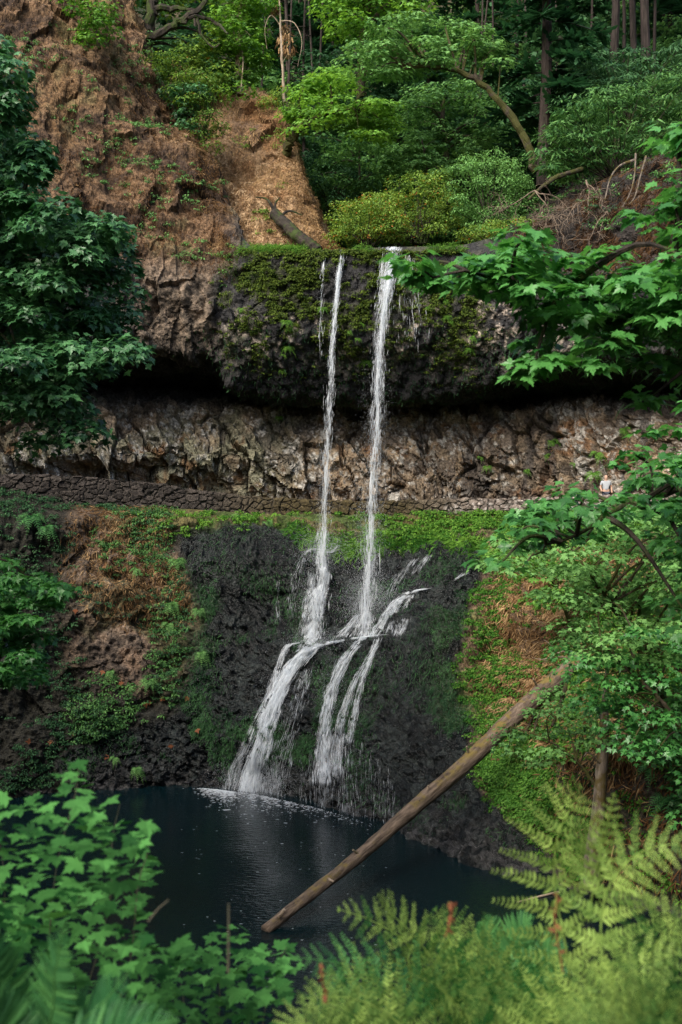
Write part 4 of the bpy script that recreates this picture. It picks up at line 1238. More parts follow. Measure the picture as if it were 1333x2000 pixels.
def bush(label, poly, nc, y0, y1, R, per, leaf, seed, size=0.15, tpl=T_OVAL, tone=0.55, stem=B_DARK, flat=0.7, name='bush', group=None):
    rng = np.random.default_rng(seed)
    C = clump_spots(poly, nc, y0, y1, rng)
    pl = np.asarray(poly, float)
    base = P(pl[:, 0].mean(), pl[:, 1].max(), (y0 + y1) / 2)
    root = empty(name, base, label, 'bush', group)
    mb = MB()
    for i in rng.permutation(len(C))[:max(5, nc // 3)]:
        b0 = base + np.array([rng.normal() * 0.2, rng.normal() * 0.2, -0.2])
        tube(mb, curve([b0, (b0 + C[i]) / 2 + np.array([0, 0, 0.25]), C[i]], 8), np.linspace(0.05, 0.012, 8), 5)
    mb.build('stem', stem, root, base)
    lf = MB()
    clump_leaves(lf, tpl, C, R, per, size, rng, flat=flat, tone=tone, face=0.75)
    lf.build('foliage', leaf, root, base)
    return root
bush('yellow-green willowy bush overhanging the lip between hill and falls', [(645, 455), (665, 405), (720, 390), (775, 370), (800, 400), (800, 470), (700, 475), (655, 478)], 54, 57.5, 60.5, 0.62, 120, L_YELLOW, 331, tone=0.6)
bush('large olive bush with a yellowish dome right above the broad stream', [(720, 440), (750, 375), (800, 345), (860, 335), (890, 370), (900, 430), (880, 462), (820, 470), (740, 470)], 70, 57.5, 62, 0.68, 125, L_YELLOW, 332, tone=0.52)
bush('rounded fresh green bush beside the olive bush on the lip', [(870, 350), (900, 310), (960, 300), (1010, 330), (1040, 380), (1020, 440), (960, 460), (890, 455)], 72, 57.5, 62, 0.68, 125, L_MID, 333, tone=0.78)
bush('pale grassy shrub at the foot of the dead branches', [(900, 460), (960, 430), (1030, 430), (1050, 470), (1000, 500), (920, 490)], 34, 56, 58, 0.5, 100, L_YELLOW, 334, tone=0.55, size=0.13)
bush('wide dusky shrub thicket under the tall conifer on the right slope', [(1040, 330), (1070, 230), (1150, 190), (1230, 170), (1400, 120), (1400, 280), (1260, 300), (1200, 330), (1100, 350)], 120, 56, 62, 0.95, 85, L_MID, 335, tone=0.34, size=0.30, tpl=T_SPRAY, flat=0.28)
bush('fine leaved shrub band below the right-hand conifers', [(1060, 210), (1130, 120), (1250, 100), (1400, 60), (1400, 160), (1230, 200), (1100, 240)], 80, 60, 66, 1.0, 85, L_DARK, 336, tone=0.6, size=0.32, tpl=T_SPRAY, flat=0.28)
bush('small autumn-tinged shrub on the tan slope crest', [(510, 200), (540, 175), (575, 185), (590, 215), (570, 240), (530, 225)], 16, 65, 66.5, 0.5, 80, L_YELLOW, 337, tone=0.5, size=0.15)
bush('yellow-green hanging shrub spilling over the crest of the brown cliff', [(290, 110), (350, 95), (430, 170), (440, 250), (415, 300), (385, 265), (340, 190)], 44, 60.5, 63, 0.7, 95, L_YELLOW, 342, tone=0.35, size=0.17, flat=0.5)
bush('dark undergrowth bush at the foot of the tan slope', [(565, 330), (600, 300), (700, 330), (740, 380), (690, 400), (640, 400), (600, 380)], 40, 66, 72, 0.85, 90, L_DARK, 338, tone=0.5, size=0.2)
bush('shaded understory bush left of the tan slope crest', [(395, 150), (430, 110), (500, 140), (520, 185), (460, 190), (420, 200)], 24, 67, 70, 0.7, 80, L_MID, 339, tone=0.4, size=0.2)
bush('dark fern-like shrub hanging under the bank roots at right', [(1130, 420), (1180, 380), (1230, 400), (1220, 470), (1160, 480)], 12, 52.5, 54, 0.45, 60, L_DARK, 340, tone=0.5, size=0.14)

# ---- conifers
def conifer_mesh(h, r, seed, bare=0.3, spread=3.2, nb=60, per=26):
    """trunk and needle crown around the origin, base at z = 0"""
    rng = np.random.default_rng(seed)
    tb = MB()
    z = np.linspace(-0.5, h, 24)
    tp = np.stack([0.12 * np.sin(z * 0.35 + seed), 0.1 * np.cos(z * 0.3), z], -1)
    tube(tb, tp, np.linspace(r, 0.04, 24), 10, 0.5, 0.1, seed)
    nb_ = MB()
    for i in range(nb):
        t = bare + (1 - bare) * rng.random() ** 0.9
        zz = t * h
        L = spread * (1 - t) ** 0.65 * rng.uniform(0.55, 1.15) + 0.4
        az = rng.uniform(0, 2 * np.pi)
        o = np.array([math.cos(az), math.sin(az), 0])
        s = np.linspace(0, 1, 9)
        pts = np.array([0, 0, zz]) + s[:, None] * o * L + np.stack([0 * s, 0 * s, -0.42 * L * s ** 1.7 + 0.12 * L * s], -1)
        tube(tb, pts, np.linspace(max(0.03, r * 0.14), 0.01, 9), 4, 0.4)
        k = rng.uniform(0.18, 1.0, per)
        p = np.stack([np.interp(k, s, pts[:, c]) for c in range(3)], -1)
        side = np.cross(o, [0, 0, 1]) * rng.choice([-1, 1], per)[:, None]
        tip = side * 0.9 + o * 0.6 + np.array([0, 0, -0.55]) + rng.normal(size=(per, 3)) * 0.15
        nrm = np.array([0, 0, 1.0]) + rng.normal(size=(per, 3)) * 0.3
        put(nb_, T_SPRAY, p, tip, nrm, (0.35 + 0.75 * (1 - k * 0.5)) * rng.uniform(0.7, 1.2, per) * min(1.3, 0.4 + L * 0.3), 0.5 + rng.normal(size=per) * 0.2)
    return tb, nb_

def conifer(label, loc, h, r, seed, group=None, **kw):
    root = empty('conifer_tree', loc, label, 'conifer', group)
    tb, nb_ = conifer_mesh(h, r, seed, **kw)
    tb.build('trunk', B_CONIFER, root)
    nb_.build('crown', L_CONIFER, root)
    return root

def dup(root, loc, rz, sc, label):
    r = root.copy()
    COL.objects.link(r)
    r.location = tuple(float(c) for c in loc)
    r.rotation_euler = (0, 0, rz)
    r.scale = (sc, sc, sc)
    r['label'] = label
    for ch in list(root.children):
        c = ch.copy()
        COL.objects.link(c)
        c.parent = r
    return r

c0 = P(1064, 345, 63)
conifer('tall straight conifer with a clean brown trunk beside the arching maple', c0, 34, 0.36, 401, 'conifers above the falls', bare=0.06, spread=3.6, nb=110, per=40)
for u, v, Y, h, r, sd_, lb in (
        (1200, 130, 74, 32, 0.30, 402, 'thick conifer trunk at top right, left one of the close group'),
        (1217, 120, 79, 30, 0.14, 403, 'slim conifer trunk between the thick ones at top right'),
        (1236, 110, 77, 32, 0.24, 404, 'middle dark conifer of the top right group'),
        (1262, 105, 72, 32, 0.31, 405, 'reddish barked conifer on the right of the close group')):
    conifer(lb, P(u, v, Y), h, r, sd_, 'conifers above the falls', bare=0.3, spread=3.6, nb=46, per=30)
proto = conifer('slender pale conifer trunk left of the bright top centre maple', (0, 0, 0), 36, 0.26, 411, 'conifers above the falls', bare=0.2, spread=3.4, nb=90, per=30)
far = [(560, 86, 'slender pale conifer trunk left of the bright top centre maple'), (598, 92, 'thin leaning conifer in the dark gap at top centre'),
       (622, 96, 'second thin conifer in the dark gap at top centre'), (648, 100, 'conifer half hidden behind the top centre maple'),
       (840, 92, 'conifer behind the crown of the arching maple'), (930, 96, 'dark conifer above the arching trunk'), (1010, 86, 'shadowy conifer left of the tall straight trunk'),
       (1110, 88, 'dark conifer right of the tall straight trunk'), (1160, 98, 'dim conifer before the top right group'), (1310, 84, 'dark conifer at the upper right corner'),
       (520, 104, 'dim conifer behind the lichen-hung maple'), (770, 108, 'far conifer over the top centre maple'), (380, 92, 'conifer behind the crooked mossy maple'), (300, 100, 'far conifer over the brown cliff crest'),
       (890, 118, 'far conifer deep in the forest above the arch'), (700, 118, 'far conifer deep in the forest at top centre'), (1060, 112, 'far conifer behind the tall straight one'), (1230, 108, 'far conifer behind the top right group'), (460, 118, 'far conifer left of centre'), (590, 122, 'far conifer in the deepest gap')]
rr_ = np.random.default_rng(5)
for i, (u, Y, lb) in enumerate(far):
    x = (u - CU) * Y / F
    z = float(forest_z(np.array([[x]]), np.array([[float(Y)]]))[0, 0])
    if i == 0:
        proto.location = (x, Y, z - 0.5)
    else:
        dup(proto, (x, Y, z - 0.5), float(rr_.uniform(0, 6.28)), float(rr_.uniform(0.85, 1.2)), lb)

# far broadleaf trees filling the valley head
def round_tree(label, loc, h, seed, leaf, group):
    rng = np.random.default_rng(seed)
    root = empty('broadleaf_tree', loc, label, 'tree', group)
    tb = MB()
    z = np.linspace(-0.6, h * 0.8, 14)
    tp = np.stack([0.3 * np.sin(z * 0.4), 0.2 * np.cos(z * 0.5), z], -1)
    tube(tb, tp, np.linspace(0.3, 0.08, 14), 8, 0.5, 0.15)
    C = []
    while len(C) < 90:
        d = rng.normal(size=3)
        d = d / np.linalg.norm(d)
        C.append(np.array([0, 0, h * 0.58]) + d * np.array([0.32, 0.32, 0.45]) * h * rng.uniform(0.55, 1.0))
    C = np.array(C)
    limbs(tb, tp, 0.3, C, rng, 18, 0.3)
    tb.build('trunk', B_DARK, root)
    lf = MB()
    clump_leaves(lf, T_MAPLE_S, C, 1.25, 70, 0.36, rng, flat=0.4, face=0.85)
    lf.build('crown', leaf, root)
    return root
G_FAR = 'broadleaf trees in the valley behind'
pr = [round_tree('tall mid green tree deep in the valley left of the arch', (0, 0, 0), 15, 421, L_MID, G_FAR),
      round_tree('dark leafy tree behind the rounded maple in the hollow', (0, 0, 0), 14, 422, L_DARK, G_FAR)]
farb = [(790, 96, 0, ''), (900, 84, 1, ''), (980, 90, 0, 'mid green tree above the bend of the arching trunk'), (1090, 78, 1, 'dark leafy tree behind the tall straight conifer'),
        (560, 108, 1, 'dark leafy tree behind the dead drooping maple'), (660, 98, 1, 'dark leafy tree in the gap over the lime green maple'), (860, 112, 0, 'distant green tree over the arching crown'),
        (1040, 104, 0, 'distant green tree left of the straight conifer top'), (1170, 88, 1, 'dark leafy tree under the top right conifers'), (420, 100, 0, 'green tree behind the crooked mossy maple'),
        (1300, 92, 1, 'dark leafy tree in the upper right corner'), (740, 120, 0, 'farthest green tree at the valley head'), (340, 86, 1, 'dark leafy tree behind the brown crest'), (620, 84, 1, 'dark low tree at the valley mouth behind the tan slope'),
        (760, 80, 1, 'dark low tree behind the young blue-green maple'), (950, 76, 1, 'dark low tree behind the fresh green bush')]
used = [0, 0]
for u, Y, k, lb in farb:
    x = (u - CU) * Y / F
    z = float(forest_z(np.array([[x]]), np.array([[float(Y)]]))[0, 0])
    if used[k] == 0:
        pr[k].location = (x, Y, z - 0.4)
        used[k] = 1
    else:
        dup(pr[k], (x, Y, z - 0.4), float(rr_.uniform(0, 6.28)), float(rr_.uniform(0.8, 1.25)), lb)

more = [(700, 70, 0), (640, 76, 1), (780, 74, 0), (850, 78, 1), (920, 72, 0), (1000, 74, 0), (1080, 72, 1), (1130, 76, 0), (1190, 70, 0), (1260, 74, 1), (1320, 70, 0), (1150, 84, 1), (1230, 90, 0), (830, 100, 1), (960, 108, 0), (500, 84, 0), (440, 90, 1), (580, 96, 0), (1330, 82, 0), (1050, 92, 0)]
for u, Y, k in more:
    x = (u - CU) * Y / F
    z = float(forest_z(np.array([[x]]), np.array([[float(Y)]]))[0, 0])
    sc_ = float(rr_.uniform(0.55, 0.8)) if Y < 82 else float(rr_.uniform(0.8, 1.1))
    dup(pr[k], (x, Y, z - 0.3), float(rr_.uniform(0, 6.28)), sc_, ['light green tree merging into the dense forest above the falls', 'deep green tree merging into the dense forest above the falls'][k])
pole = None
for u, Y, h in ((545, 78, 20), (590, 80, 22), (613, 83, 20), (633, 82, 22), (905, 80, 15), (925, 84, 16), (955, 82, 16), (1020, 80, 20), (1095, 78, 20), (1140, 80, 22), (1290, 76, 22), (500, 80, 18)):
    x = (u - CU) * Y / F
    z = float(forest_z(np.array([[x]]), np.array([[float(Y)]]))[0, 0])
    if pole is None:
        q = MB()
        zz = np.linspace(-0.5, 22, 26)
        tube(q, np.stack([0.15 * np.sin(zz * 0.3), 0.1 * np.cos(zz * 0.4), zz], -1), np.linspace(0.17, 0.05, 26), 7, 0.5, 0.12, 3)
        for i in range(16):
            a, b = rr_.uniform(0, 6.28), rr_.uniform(4, 20)
            d = np.array([math.cos(a), math.sin(a), -0.15])
            tube(q, curve([np.array([0, 0, b]), np.array([0, 0, b]) + d * 0.8, np.array([0, 0, b]) + d * 1.6 + np.array([0, 0, -0.3])], 6), np.linspace(0.03, 0.01, 6), 4)
        o = pole = q.build('bare_tree', B_CONIFER)
    else:
        o = pole.copy()
        COL.objects.link(o)
    o.location = (x, Y, z)
    o.rotation_euler = (float(rr_.normal() * 0.03), float(rr_.normal() * 0.04), float(rr_.uniform(0, 6.28)))
    tag(o, 'thin bare trunk standing in the shade of the forest above the falls', 'tree', 'thin bare trunks in the forest')

# ------------------------------------------------------------------ logs, snags, dead branches
def log_thing(name, label, cat, ends, rads, bark, stubs=(), rough=0.08, seed=0, bend=0.0, twig=B_PALE):
    p = np.array([P(*e) for e in ends])
    n = 60
    c = curve(p, n) if len(p) > 2 else p[0] + (p[1] - p[0]) * np.linspace(0, 1, n)[:, None]
    rng = np.random.default_rng(seed)
    c = c + gsm(rng.normal(size=(n, 3)), 5, 0) * bend
    base = c[0]
    root = empty(name, base, label, cat)
    ax = Vector(tuple(c[-1] - c[0]))
    q = ax.to_track_quat('Z', 'Y')
    mb = MB()
    tube(mb, c, np.interp(np.linspace(0, 1, n), np.linspace(0, 1, len(rads)), rads), 20, 0.5, rough, seed)
    V = np.concatenate(mb.V) - base
    M = np.array(q.to_matrix())
    o = mesh_np('trunk', V @ M, np.concatenate(mb.F), bark, root, True, {'tint': np.concatenate(mb.T)})
    o.rotation_mode = 'QUATERNION'
    o.rotation_quaternion = q                  # bark grain follows the log
    for st_ in stubs:
        sp = curve(np.array([P(*e[:3]) for e in st_]), 12)
        m2 = MB()
        tube(m2, sp, np.interp(np.linspace(0, 1, 12), np.linspace(0, 1, len(st_)), [e[3] for e in st_]), 6, 0.5, 0.15, seed + 2)
        m2.build('branch', twig, root, base)
    return root

log_thing('fallen_log', 'long bare fallen log slanting from the right bank down into the pool', 'log',
          [(524, 1816, 33.2), (824, 1562, 39.0), (1134, 1274, 45.2)], [0.17, 0.195, 0.24, 0.285, 0.33, 0.385], B_LOG,
          stubs=[[(1118, 1283, 44.6, 0.05), (1100, 1272, 44.2, 0.035), (1088, 1276, 44.0, 0.03), (1078, 1262, 43.8, 0.02), (1064, 1250, 43.6, 0.01)],
                 [(1112, 1285, 44.6, 0.04), (1085, 1283, 44.2, 0.03), (1058, 1288, 44.0, 0.015), (1040, 1284, 43.9, 0.008)],
                 [(1095, 1300, 44.4, 0.035), (1072, 1292, 44.1, 0.02), (1052, 1286, 44.0, 0.01)],
                 [(545, 1790, 33.4, 0.05), (556, 1776, 33.3, 0.045)],
                 [(835, 1546, 39.1, 0.05), (837, 1534, 39.0, 0.03)], [(915, 1472, 40.6, 0.06), (912, 1458, 40.4, 0.03)], [(700, 1668, 36.4, 0.05), (690, 1660, 36.2, 0.03)],
                 [(1010, 1392, 42.5, 0.07), (1030, 1404, 42.2, 0.04)], [(640, 1716, 35.2, 0.05), (652, 1722, 35.0, 0.03)], [(1050, 1342, 43.3, 0.06), (1042, 1326, 43.0, 0.03)]], rough=0.10, seed=501, bend=0.14)
log_thing('fallen_log', 'short dark log lying down the tan slope to the lip', 'log',
          [(622, 490, 58.0), (580, 458, 58.6), (538, 418, 60.0)], [0.32, 0.33, 0.30], B_DARK,
          stubs=[[(540, 420, 60.0, 0.12), (530, 400, 60.0, 0.09), (520, 388, 60.2, 0.05), (500, 385, 60.2, 0.03)],
                 [(545, 425, 59.8, 0.1), (565, 412, 59.8, 0.07), (590, 420, 59.8, 0.03)],
                 [(540, 420, 60.0, 0.1), (538, 398, 60.0, 0.06), (548, 385, 60.0, 0.03)]], rough=0.2, seed=502, bend=0.1, twig=B_DARK)
log_thing('dead_tree', 'dead standing trunk with a snapped tip at the right edge of the pool', 'dead tree',
          [(1152, 1730, 35.6), (1166, 1600, 35.4), (1178, 1420, 35.2), (1190, 1262, 35.0)], [0.27, 0.24, 0.21, 0.17, 0.10, 0.03], B_SNAG,
          stubs=[[(1172, 1490, 35.1, 0.03), (1150, 1470, 34.9, 0.02), (1140, 1478, 34.8, 0.01)]], rough=0.12, seed=503, bend=0.12, twig=B_SNAG)
log_thing('sunken_branch', 'thin waterlogged branch lying in the pool near the right bank', 'branch',
          [(1010, 1762, 35.7), (1050, 1752, 36.1), (1092, 1742, 36.6)], [0.02, 0.035, 0.045], B_PALE, rough=0.1, seed=504)
log_thing('mossy_branch', 'thick yellow mossy branch leaning on the brush above the right cliff', 'branch',
          [(1030, 392, 55.0), (1065, 362, 55.4), (1090, 345, 56.0), (1140, 330, 57.0)], [0.05, 0.09, 0.12, 0.12], B_MOSSY, rough=0.2, seed=505, bend=0.1)
log_thing('mossy_branch', 'crooked mossy branch hanging in the vine maple below the log', 'branch',
          [(1078, 1420, 36.0), (1092, 1385, 36.2), (1104, 1340, 36.5), (1108, 1310, 36.8)], [0.05, 0.07, 0.06, 0.03], B_MOSSY, rough=0.2, seed=506, bend=0.05)

B_DEADTWIG = bark_material('bark_dead_twig', (0.09, 0.066, 0.046), (0.24, 0.18, 0.13))
def dead_branch(label, start, L, dirs, seed, group):
    rng = np.random.default_rng(seed)
    base = P(*start)
    mb = MB()
    def grow(p, d, L, r, depth):
        n = 7
        pts = [p]
        dd = d
        for i in range(n):
            dd = nrmz(dd + rng.normal(size=3) * 0.22 + np.array([0, 0, -0.05]))
            pts.append(pts[-1] + dd * L / n)
        pts = np.array(pts)
        tube(mb, pts, np.linspace(r, r * 0.35, n + 1), 5)
        if depth > 0:
            for k in range(rng.integers(4, 8)):
                j = rng.integers(2, n + 1)
                grow(pts[j], nrmz(dd + rng.normal(size=3) * 0.75), L * rng.uniform(0.4, 0.7), r * 0.5, depth - 1)
    for d in dirs:
        grow(base, nrmz(np.array(d, float)), L, 0.035, 2)
    return tag(mb.build('dead_branch', B_DEADTWIG, None), label, 'branch', group)
GD = 'dead branches strewn on the right bank'
for i, (s, L, dr, lb) in enumerate((
        ((1045, 372, 54.6), 2.2, [(-1, -.2, -.5), (.1, -.3, -1), (.5, -.2, -.9)], 'bleached dead branch fanning left under the mossy branch'),
        ((1130, 395, 53.6), 1.8, [(-1, -.2, -.35), (-.8, -.2, -.8), (-.2, -.3, -1)], 'tan dead branches sweeping left over the bank edge'),
        ((1145, 352, 53.6), 1.8, [(.6, -.2, -.9), (.4, -.3, -1)], 'pale dead branch falling right over the dark bank'),
        ((1185, 412, 52.6), 2.0, [(-.7, -.2, -1), (-.3, -.3, -1), (.3, -.3, -1), (.8, -.3, -.7)], 'largest pale dead branch hanging down the dark bank'),
        ((1178, 425, 52.8), 1.5, [(1, -.2, -.15), (.9, -.3, -.5)], 'dead twigs poking right over the maple bough'),
        ((1080, 420, 54.0), 1.3, [(-.3, -.2, -1), (.4, -.2, -.8), (-1, -.2, -.2)], 'short dead twigs at the left foot of the bank'))):
    dead_branch(lb, s, L, dr, 520 + i, GD)
def root_thing(label, pts, r, seed):
    mb = MB()
    tube(mb, curve(np.array([P(*p) for p in pts]), 18), np.linspace(r, r * 0.4, 18), 7, 0.5, 0.25, seed)
    return tag(mb.build('tree_root', B_SNAG), label, 'root', 'roots hanging over the right bank')
root_thing('bent mossy root dropping left from the bank top', [(1240, 312, 54), (1210, 325, 53.4), (1192, 350, 52.8), (1182, 390, 52.4)], 0.07, 531)
root_thing('thin straight root hanging in the middle of the bank', [(1242, 300, 53.6), (1240, 340, 52.8), (1232, 375, 52.2), (1216, 405, 51.8)], 0.05, 532)
root_thing('long rightmost root hanging over the bank', [(1262, 305, 53.0), (1250, 350, 52.2), (1240, 385, 51.8), (1228, 400, 51.6)], 0.05, 533)

# ------------------------------------------------------------------ plants clinging to the rock
T_BLADE = (np.array([(-0.05, 0, 0), (0.05, 0, 0), (0.03, 0.6, 0.05), (0.0, 1.0, -0.06)]), np.array([(0, 1, 2), (0, 2, 3)]))

def pick(L, w, n, rng):
    w = np.clip(w, 0, None).ravel()
    idx = rng.choice(len(w), size=n, p=w / w.sum())
    return L.P.reshape(-1, 3)[idx], L.N.reshape(-1, 3)[idx], idx

def turf(name, label, cat, L, w, n, leaf, size, rng, tpl=T_BLADE, droop=0.7, out=0.55, face=0.2, tone=0.5, lift=0.0, clump=0.0):
    mb = MB()
    p, nm, _ = pick(L, w, n, rng)
    p = p + nm * lift + rng.normal(size=p.shape) * 0.05
    tip = nm * out + np.array([0, 0, -droop]) + rng.normal(size=p.shape) * 0.35
    nr = nm * 0.7 + np.array([0, 0, face]) + rng.normal(size=p.shape) * 0.3
    tn = tone + (fbm(p * 0.9, 3, 7) - 0.5) * 1.3 + rng.normal(size=len(p)) * 0.16
    put(mb, tpl, p, tip, nr, size * rng.uniform(0.5, 1.4, len(p)), tn)
    return stuff(mb.build(name, leaf), label, cat)

def tufts(name, label, cat, L, w, n, per, R, leaf, size, rng, tpl=T_OVAL, flat=0.6, tone=0.5, out=0.12, droop=0.5, face=0.5):
    mb = MB()
    p, nm, _ = pick(L, w, n, rng)
    clump_leaves(mb, tpl, p + nm * out, R, per, size, rng, flat=flat, tone=tone, back=0.2, droop=droop, face=face)
    return stuff(mb.build(name, leaf), label, cat)

R2 = np.random.default_rng(77)
frnt = (cl.P[..., 1] < 60)
U, V = cl.U, cl.V
wm = moss_w * face_m * frnt * (V > 492) * (V < 770) * (0.25 + 1.2 * blob(U, V, 560, 590, 130, 110) + 0.9 * blob(U, V, 880, 600, 70, 110) + 0.7 * blob(U, V, 720, 600, 60, 120)) * sst(nC, 0.42, 0.55)
tufts('moss', 'leafy moss and small ferns covering the upper cliff face', 'moss', cl, wm, 3000, 26, 0.16, L_MOSS, 0.10, R2, flat=0.7, out=0.10, tone=0.48)
wm = face_m * frnt * (V > 490) * (V < 745) * sst(U, 415, 440) * (1 - sst(U, 880, 960)) * (0.15 + blob(U, V, 720, 520, 30, 55) * 4 + blob(U, V, 500, 560, 120, 80))
turf('moss', 'hanging green moss below the lip of the falls', 'moss', cl, wm * sst(nB, 0.47, 0.6), 7000, L_MOSS, 0.22, R2, droop=1.4, out=0.25, tone=0.32)
wm = face_m * frnt * (V > 640) * (V < 785) * sst(U, 330, 460)
turf('moss', 'dark dripping moss on the underside of the overhang', 'moss', cl, wm, 9000, L_DARK, 0.22, R2, droop=1.4, out=0.2, tone=0.3)
wm = hill_m * (V > 0) * (U > -50) * sst(fbm(cl.P * 0.8, 3, 203), 0.42, 0.6)
turf('moss', 'brown withered moss and grass on the left cliff', 'moss', cl, wm, 20000, L_BROWN, 0.22, R2, droop=1.0, out=0.45, tone=0.5)
wm = hill_m * (V > 0) * sst(fbm(cl.P * 0.35, 3, 204), 0.48, 0.6) * (0.25 + sst(U - 0.55 * V, 40, 220))
turf('grass', 'dry straw grass on the left cliff', 'grass', cl, wm, 12000, L_DRY, 0.24, R2, droop=0.8, out=0.5, tone=0.15)
wm = hill_m * (V > 0) * sst(fbm(cl.P * 0.5, 3, 205), 0.54, 0.64)
tufts('ground_cover', 'small green plants dotted over the left cliff', 'plants', cl, wm, 620, 22, 0.24, L_MID, 0.12, R2, tone=0.5)
wm = np.ones(hs.U.shape) * (hs.V > 150) * (hs.P[..., 1] < 77) * (1 - 0.75 * np.clip(hh, 0, 1))
turf('grass', 'straw coloured grass hanging over the tan slope', 'grass', hs, wm, 60000, L_DRY, 0.26, R2, droop=1.0, out=0.45, tone=0.38)
wm = sst(fbm(hs.P * 0.5, 3, 206), 0.52, 0.62) * (hs.V > 180) * (hs.P[..., 1] < 77) * (hs.U < 560)
tufts('ground_cover', 'scattered green weeds on the tan slope', 'plants', hs, wm, 150, 24, 0.26, L_YELLOW, 0.13, R2, tone=0.45)
wm = np.exp(-0.5 * ((V - 489) / 6.0) ** 2) * (U > 415) * (U < 1010) * (1 - ((U > 620) & (U < 690))) * (1 - ((U > 725) & (U < 815))) * (cl.P[..., 1] < 58)
tufts('grass', 'fringe of fresh green grass along the lip', 'grass', cl, wm * sst(fbm(cl.P * 0.7, 3, 210), 0.42, 0.58) * (0.3 + (U < 640)), 210, 34, 0.26, L_GRASS, 0.20, R2, tpl=T_BLADE, flat=0.8, tone=0.5, out=0.1, droop=-0.3)
wm = bank_m * (V > 290) * (V < 540) * sst(nB, 0.40, 0.55) * (cl.P[..., 1] < 58)
turf('moss', 'brown root fringe and moss on the right bank', 'moss', cl, wm, 16000, L_BROWN, 0.34, R2, droop=1.2, out=0.3, tone=0.2)
wm = bank_m * (V > 200) * (V < 470) * sst(nA, 0.42, 0.55) * (1 - sst(U, 1160, 1260) * sst(V, 350, 400))
tufts('ground_cover', 'green creepers on the top of the right bank', 'plants', cl, wm, 360, 30, 0.3, L_MID, 0.13, R2, tone=0.45)
wm = wall_m * (V > 810) * (V < 975) * (sst(fbm(cl.P * 0.9, 3, 207), 0.52, 0.62)) * (0.2 + sst(U, 760, 900))
turf('moss', 'rusty brown moss on the recessed rock wall', 'moss', cl, wm, 2600, L_BROWN, 0.18, R2, droop=1.2, out=0.3, tone=0.7)
U2, V2 = sl.U, sl.V
vis = (sl.P[..., 2] > POOL + 0.3)
led = (1 - sst(V2, 1040, 1066)) * (V2 > 1003) * (1 - np.exp(-0.5 * ((U2 - 628) / 14.0) ** 2))
wm = led * sst(U2, 220, 420) * (0.35 + sst(U2, 700, 760)) * (1 - 0.6 * blob(U2, V2, 580, 1030, 60, 40))
tufts('ground_cover', 'bright green plants on the ledge under the stone wall', 'plants', sl, wm, 1500, 30, 0.24, L_GRASS, 0.14, R2, tone=0.45, out=0.15)
turf('grass', 'soft grass draping over the rim of the black dome', 'grass', sl, np.exp(-0.5 * ((V2 - np.interp(U2, [400, 560, 620, 700, 780, 860, 940], [1025, 1045, 1066, 1070, 1062, 1052, 1075])) / 11.0) ** 2) * (U2 > 560) * (U2 < 950), 13000, L_GRASS, 0.42, R2, droop=1.1, out=0.4, tone=0.42)
flank = sst(U2, e_r - 30, e_r) * (1 - sst(U2, e_r + 60, e_r + 130)) * vis * (V2 > 1060)
tufts('moss', 'vivid green moss along the right edge of the wet dome', 'moss', sl, flank, 1500, 26, 0.20, L_GRASS, 0.11, R2, tone=0.25, out=0.06)
gr_ = sst(U2, e_r + 10, e_r + 60) * vis * (V2 > 1050)
turf('grass', 'tawny grass hanging on the right slope', 'grass', sl, gr_ * (1 - sst(U2, 1180, 1300)) * (1 - 0.9 * sst(U2, 1040, 1120) * sst(V2, 1430, 1520)), 52000, L_DRY, 0.38, R2, droop=1.2, out=0.35, tone=0.38)
turf('grass', 'brown root fringe hanging on the right slope', 'grass', sl, gr_ * sst(nB2, 0.4, 0.55) * (1 - 0.7 * sst(U2, 1040, 1120) * sst(V2, 1430, 1520)), 24000, L_BROWN, 0.40, R2, droop=1.2, out=0.35, tone=0.65)
dim_r = 1 - sst(U2, 1060, 1130) * sst(V2, 1430, 1520)
wm = gr_ * (sst(nA2, 0.40, 0.56) + 0.15) * (1 - blob(U2, V2, 1030, 1230, 70, 110)) * (0.12 + 0.88 * dim_r)
tufts('ground_cover', 'leafy green ground cover on the right slope', 'plants', sl, wm * (1 - sst(U2, 1200, 1330) * 0.6), 3400, 28, 0.27, L_GRASS, 0.12, R2, tone=0.30, out=0.14)
wm = blob(U2, V2, 1000, 1540, 70, 110) * vis * dim_r * sst(U2, e_r - 10, e_r + 20)
tufts('ground_cover', 'dense creeper patch low on the right slope above the pool', 'plants', sl, wm, 1500, 28, 0.24, L_BRIGHT, 0.12, R2, tone=0.35, out=0.15)
lf_ = (1 - sst(U2, e_l - 20, e_l + 25)) * vis
wm = lf_ * sst(nA2 + 0.3 * nB2, 0.56, 0.70) * (1 - 0.8 * blob(U2, V2, 230, 1210, 90, 100))
tufts('ground_cover', 'dark creepers over the left slope', 'plants', sl, wm, 1300, 24, 0.25, L_DARK, 0.12, R2, tone=0.3, out=0.12)
wm = lf_ * (blob(U2, V2, 320, 1060, 120, 60) + 0.7 * blob(U2, V2, 330, 1260, 45, 110) + 0.8 * blob(U2, V2, 200, 1390, 70, 70))
tufts('ground_cover', 'fresh green patches along the left edge of the dome', 'plants', sl, wm, 520, 26, 0.24, L_MID, 0.12, R2, tone=0.3, out=0.12)
wm = lf_ * (blob(U2, V2, 290, 1080, 140, 120))
turf('grass', 'dry brown grass on the upper left slope', 'grass', sl, wm, 9000, L_DRY, 0.32, R2, droop=1.0, out=0.4, tone=0.25)
